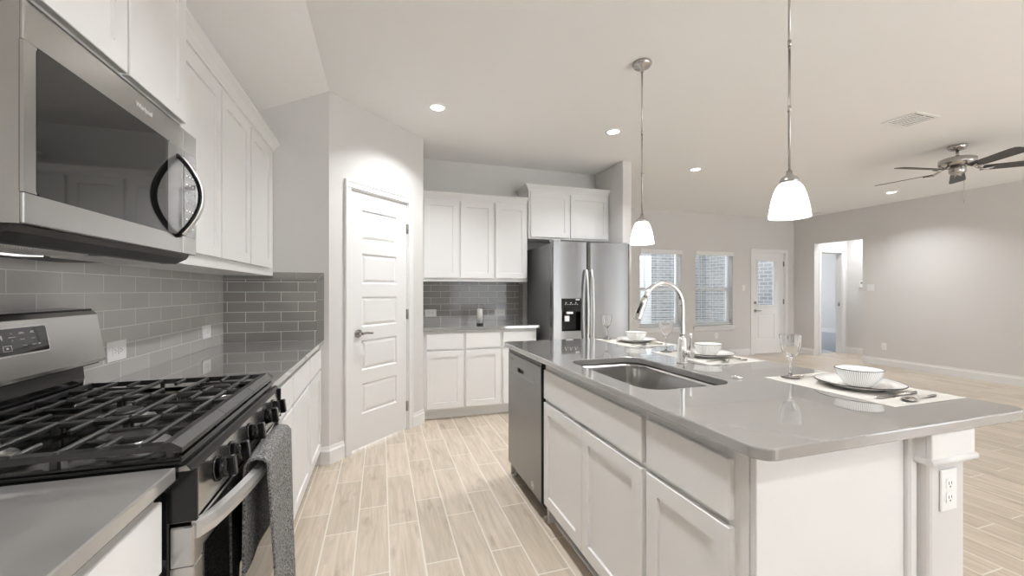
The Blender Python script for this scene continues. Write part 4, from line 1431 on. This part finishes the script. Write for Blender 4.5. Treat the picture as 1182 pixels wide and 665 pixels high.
def pendant(label, x, y, zb=1.576):
    t = thing('pendant_light', label, 'pendant light', (x, y, ZC), 0, 'pendants over the island')
    zr = zb - ZC
    MB().lathe([(0.0, -0.001), (0.060, -0.001), (0.062, -0.010), (0.050, -0.028), (0.014, -0.034), (0.010, -0.060), (0.0, -0.060)], n=32).build('canopy', NICKEL, t)
    m = MB()
    m.tube([(0, 0, -0.05), (0, 0, -0.45)], 0.0048, 10)
    m.tube([(0, 0, -0.45), (0, 0, zr + 0.185)], 0.0048, 10)
    for zz in (-0.45, -0.72):
        m.tube([(0, 0, zz - 0.012), (0, 0, zz + 0.012)], 0.0066, 10)
    m.build('rod', NICKEL, t)
    m = MB()
    m.lathe([(0.0, zr + 0.195), (0.010, zr + 0.193), (0.013, zr + 0.175), (0.030, zr + 0.163), (0.036, zr + 0.150), (0.034, zr + 0.1405), (0.0, zr + 0.1405)], n=28)
    m.build('socket_cap', NICKEL, t)
    m = MB()
    prof = []
    for r, z in ((0.026, 0.144), (0.036, 0.140), (0.047, 0.126), (0.056, 0.104), (0.064, 0.074), (0.070, 0.042), (0.0745, 0.010), (0.0755, 0.0)): prof.append((r, zr + z))
    inn = [(r - 0.003, z) for r, z in prof[::-1]]
    m.lathe(prof + inn, n=40, cap=False)
    m.build('shade', SHADE, t)
    la = bpy.data.lights.new('pendant_bulb', 'POINT')
    la.energy = PENDANT_W
    la.color = (0.97, 0.985, 1.0)
    la.shadow_soft_size = 0.03
    lo = bpy.data.objects.new('pendant_bulb', la)
    lo.location = (x, y, zb + 0.05)
    COL.objects.link(lo)
    return t
pendant('white glass pendant over the far half of the island, nearer the refrigerator', 1.60, 2.272)
pendant('white glass pendant over the near half of the island, larger in view', 1.60, 1.266)

# vent register
vt = thing('ceiling_vent', 'white rectangular air register in the ceiling beside the fan', 'vent', (4.325, 2.322, ZC))
VX, VY = 0.157, 0.128
m_ = MB()
for (x0, x1, y0, y1) in ((-VX, VX, -VY, -VY + 0.026), (-VX, VX, VY - 0.026, VY), (-VX, -VX + 0.026, -VY + 0.026, VY - 0.026), (VX - 0.026, VX, -VY + 0.026, VY - 0.026)):
    m_.box(x0, x1, y0, y1, -0.008, -0.0004, 0.002)
m_.box(-0.006, 0.006, -VY + 0.026, VY - 0.026, -0.008, -0.001)
m_.build('frame', WPLAST, vt)
m_ = MB()
for k in range(9):
    y = -VY + 0.034 + k * 0.0225
    m_.prism([(y, -0.0075), (y + 0.0205, -0.0050), (y + 0.0205, -0.0038), (y, -0.0063)], 'x', -VX + 0.026, VX - 0.026)
m_.build('louvres', WPLAST, vt)
MB().box(-VX + 0.02, VX - 0.02, -VY + 0.02, VY - 0.02, -0.0014, -0.0004).build('duct', DARKSLOT, vt)
sd_ = MB().lathe([(0.065, 0.0), (0.066, -0.018), (0.055, -0.030), (0.02, -0.034), (0.0, -0.034)], n=28).build('smoke_detector', WPLAST)
sd_.location = (7.86, 5.68, ZC - 0.0005)
tag(sd_, 'white round smoke detector on the ceiling near the back corner', 'smoke detector')

# ceiling fan
FX, FY = 5.544, 2.588
fan = thing('ceiling_fan', 'brushed nickel ceiling fan with five dark blades', 'ceiling fan', (FX, FY, ZC))
m_ = MB(); m_.lathe([(0.0, -0.001), (0.072, -0.001), (0.075, -0.014), (0.060, -0.042), (0.030, -0.052), (0.0, -0.052)], n=36); m_.build('canopy', NICKEL, fan)
MB().tube([(0, 0, -0.05), (0, 0, -0.135)], 0.013, 14).build('downrod', NICKEL, fan)
m_ = MB(); m_.lathe([(0.020, -0.105), (0.040, -0.120), (0.115, -0.130), (0.138, -0.142), (0.142, -0.185), (0.130, -0.202), (0.070, -0.212), (0.0, -0.212)], n=40); m_.build('motor', NICKEL, fan)
m_ = MB(); m_.lathe([(0.050, -0.2125), (0.064, -0.226), (0.062, -0.275), (0.048, -0.288), (0.030, -0.292), (0.0, -0.292)], n=32); m_.build('switch_housing', NICKEL, fan)
m_ = MB(); m_.tube([(0.045, -0.03, -0.28), (0.046, -0.031, -0.56)], 0.0018, 8); m_.lathe([(0.0, -0.595), (0.006, -0.590), (0.004, -0.562), (0.0, -0.560)], (0.046, -0.031, 0), 12); m_.build('pull_chain', NICKEL, fan)
for k in range(5):
    an = math.radians(169 - 72 * k)
    M = Matrix.Rotation(an, 4, 'Z')
    P_ = Matrix.Rotation(math.radians(-12), 4, 'X')
    m_ = MB()
    t = MB()
    t.tube([(0.10, 0, -0.208), (0.14, 0.0, -0.238), (0.19, 0.012, -0.262), (0.255, 0.022, -0.264)], [0.008, 0.010, 0.008, 0.006], 8)
    t.tube([(0.14, 0, -0.238), (0.19, -0.012, -0.262), (0.255, -0.022, -0.256)], [0.009, 0.008, 0.006], 8)
    m_._merge(t.bm, M)
    br = m_.build('blade_arm', NICKEL, fan)
    t = MB()
    outl = [(0.175, -0.052), (0.60, -0.066), (0.655, -0.060), (0.672, -0.040), (0.672, 0.040), (0.655, 0.060), (0.60, 0.066), (0.175, 0.052)]
    t.prism(outl, 'z', -0.003, 0.003)
    m_ = MB()
    m_._merge(t.bm, M @ Matrix.Translation((0, 0, -0.250)) @ P_)
    m_.build('blade', FANB, fan)

# ------------------------------------------------------------------ place settings
def glass_profile():
    return [(0.0, 0.001), (0.032, 0.001), (0.0333, 0.0012), (0.034, 0.0018), (0.034, 0.0022), (0.0333, 0.0030), (0.030, 0.0036), (0.020, 0.006), (0.006, 0.012), (0.0042, 0.03), (0.004, 0.070), (0.007, 0.082), (0.019, 0.094), (0.030, 0.112), (0.0355, 0.135), (0.0375, 0.160), (0.0384, 0.1765), (0.0384, 0.1772), (0.0380, 0.1780), (0.0376, 0.1780),
            (0.0371, 0.1772), (0.0371, 0.1765), (0.0360, 0.160), (0.034, 0.136), (0.0285, 0.114), (0.018, 0.098), (0.006, 0.088), (0.0, 0.086)]
def wineglass(label, x, y):
    m = MB()
    m.lathe(glass_profile(), n=72, flute=lambda a, z: (0.045 * math.cos(12 * a) if z > 0.09 else 0.0), cap=False)
    o = m.build('wine_glass', GLASS)
    o.location = (x, y, 0.9164)
    return tag(o, label, 'glass', 'fluted glasses on the island')
def plate(label, x, y):
    t = thing('dinner_plate', label, 'plate', (x, y, 0.9165), 0, 'dinner plates on the island')
    m = MB()
    m.lathe([(0.0, 0.0), (0.078, 0.0), (0.081, 0.003), (0.096, 0.008), (0.134, 0.0205), (0.1345, 0.022), (0.132, 0.0235), (0.097, 0.0130), (0.084, 0.009), (0.078, 0.006), (0.0, 0.006)], n=56)
    m.build('dish', CHINA, t)
    MB().lathe([(0.1338, 0.0201), (0.1353, 0.0220), (0.1335, 0.0243), (0.1320, 0.0237)], n=56, cap=False).build('rim_line', RIM, t)
    return t
def bowl(label, x, y):
    t = thing('bowl', label, 'bowl', (x, y, 0.9228), 0, 'bowls on the island')
    m = MB()
    m.lathe([(0.0, 0.0), (0.036, 0.0), (0.038, 0.004), (0.050, 0.014), (0.062, 0.032), (0.070, 0.052), (0.0735, 0.062)], n=56, cap=False)
    m.build('outer_shell', BOWL, t)
    m = MB()
    m.lathe([(0.0736, 0.062), (0.0718, 0.0632), (0.068, 0.052), (0.060, 0.034), (0.048, 0.018), (0.034, 0.009), (0.0, 0.007)], n=56, cap=False)
    m.build('inner_glaze', CHINA, t)
    MB().lathe([(0.0732, 0.0610), (0.0745, 0.0622), (0.0733, 0.0636), (0.0716, 0.0636)], n=56, cap=False).build('rim_line', RIM, t)
    return t
def spoon_mesh(m, z=0.0):
    rs = []
    for k in range(13):
        t = k / 12
        x = -0.085 + t * 0.055
        w = 0.0195 * math.sin(PI * min(1, t * 0.96 + 0.02)) ** 0.55
        dz = 0.010 - 0.006 * math.sin(PI * t)
        rs.append([(x, -w, z + dz), (x, 0, z + dz - 0.004 * math.sin(PI * t)), (x, w, z + dz), (x, 0, z + dz - 0.004 * math.sin(PI * t) + 0.0018)])
    m.rings(rs)
    m.tube([(-0.032, 0, z + 0.0095), (-0.01, 0, z + 0.010), (0.04, 0, z + 0.004), (0.095, 0, z + 0.0035)], [0.0032, 0.0028, 0.0035, 0.0052], 10)
def fork_mesh(m, z=0.0):
    m.tube([(-0.035, 0, z + 0.008), (-0.01, 0, z + 0.009), (0.04, 0, z + 0.004), (0.095, 0, z + 0.0035)], [0.0040, 0.0030, 0.0035, 0.0052], 10)
    m.box(-0.052, -0.032, -0.011, 0.011, z + 0.005, z + 0.008, 0.001)
    for k in range(4):
        y = -0.0096 + k * 0.0064
        m.tube([(-0.051, y, z + 0.0065), (-0.072, y, z + 0.004), (-0.095, y, z + 0.008)], [0.0018, 0.0017, 0.0012], 8)
def knife_mesh(m, z=0.0):
    m.tube([(0.0, 0, z + 0.004), (0.05, 0, z + 0.0042), (0.10, 0, z + 0.004)], [0.004, 0.0048, 0.0052], 10)
    m.prism([(0.0, -0.005), (-0.10, -0.007), (-0.118, 0.001), (-0.10, 0.006), (0.0, 0.004)], 'z', z + 0.0028, z + 0.0046)
def cutlery(name, fn, label, x, y, rz, group):
    m = MB(); fn(m)
    o = m.build(name, SILVER)
    for p in o.data.polygons: p.use_smooth = True
    o.location = (x, y, 0.9166); o.rotation_euler = (0, 0, rz)
    return tag(o, label, 'cutlery', group)
def placemat(label, x0, x1, y0, y1):
    m = MB()
    nx, ny = 40, 52
    m.box(x0, x1, y0, y1, 0.9142, 0.9161, 0.0006)
    o = m.build('placemat', MATW)
    origin_to(o, ((x0 + x1) / 2, (y0 + y1) / 2, 0.9142))
    return tag(o, label, 'placemat', 'placemats on the island')
SETS = [('near', 'nearest the outlet end of the island', 1.080, 0), ('middle', 'right behind the faucet', 1.835, 0), ('far', 'at the refrigerator end of the island', 2.500, 0)]
MX0, MX1 = 1.512, 1.868
first = {}
for key, where, yc, _ in SETS:
    placemat('cream woven placemat ' + where, MX0, MX1, yc - 0.23, yc + 0.225)
    cx, cy = (1.700, yc - 0.015)
    if key == 'near':
        cx, cy = 1.693, 1.066
        first['plate'] = plate('white dinner plate with thin dark rim ' + where, cx, cy)
        first['bowl'] = bowl('white ribbed bowl on the dinner plate ' + where, cx, cy)
        first['glass'] = wineglass('clear fluted wine glass on the placemat ' + where, 1.600, 1.262)
        first['spoon'] = cutlery('spoon', spoon_mesh, 'silver spoon on the placemat ' + where, 1.690, 0.886, 0.05, 'spoons on the island')
        first['knife'] = cutlery('knife', knife_mesh, 'silver knife on the placemat ' + where, 1.672, 0.934, 0.02, 'knives on the island')
        first['fork'] = cutlery('fork', fork_mesh, 'silver fork on the placemat ' + where, 1.680, 1.252, 0.0, 'forks on the island')
    else:
        dup(first['plate'], (cx, cy, 0.9165), 0.4, 'white dinner plate with thin dark rim ' + where)
        dup(first['bowl'], (cx, cy, 0.9228), 0.4, 'white ribbed bowl on the dinner plate ' + where)
        dup(first['glass'], (1.590, yc + 0.19, 0.9164), 0.1, 'clear fluted wine glass on the placemat ' + where)
        dup(first['spoon'], (1.690, yc - 0.195, 0.9166), 0.05, 'silver spoon on the placemat ' + where)
        dup(first['knife'], (1.675, yc - 0.160, 0.9166), 0.0, 'silver knife on the placemat ' + where)
        dup(first['fork'], (1.700, yc + 0.172, 0.9166), 0.0, 'silver fork on the placemat ' + where)
bpy.context.view_layer.update()
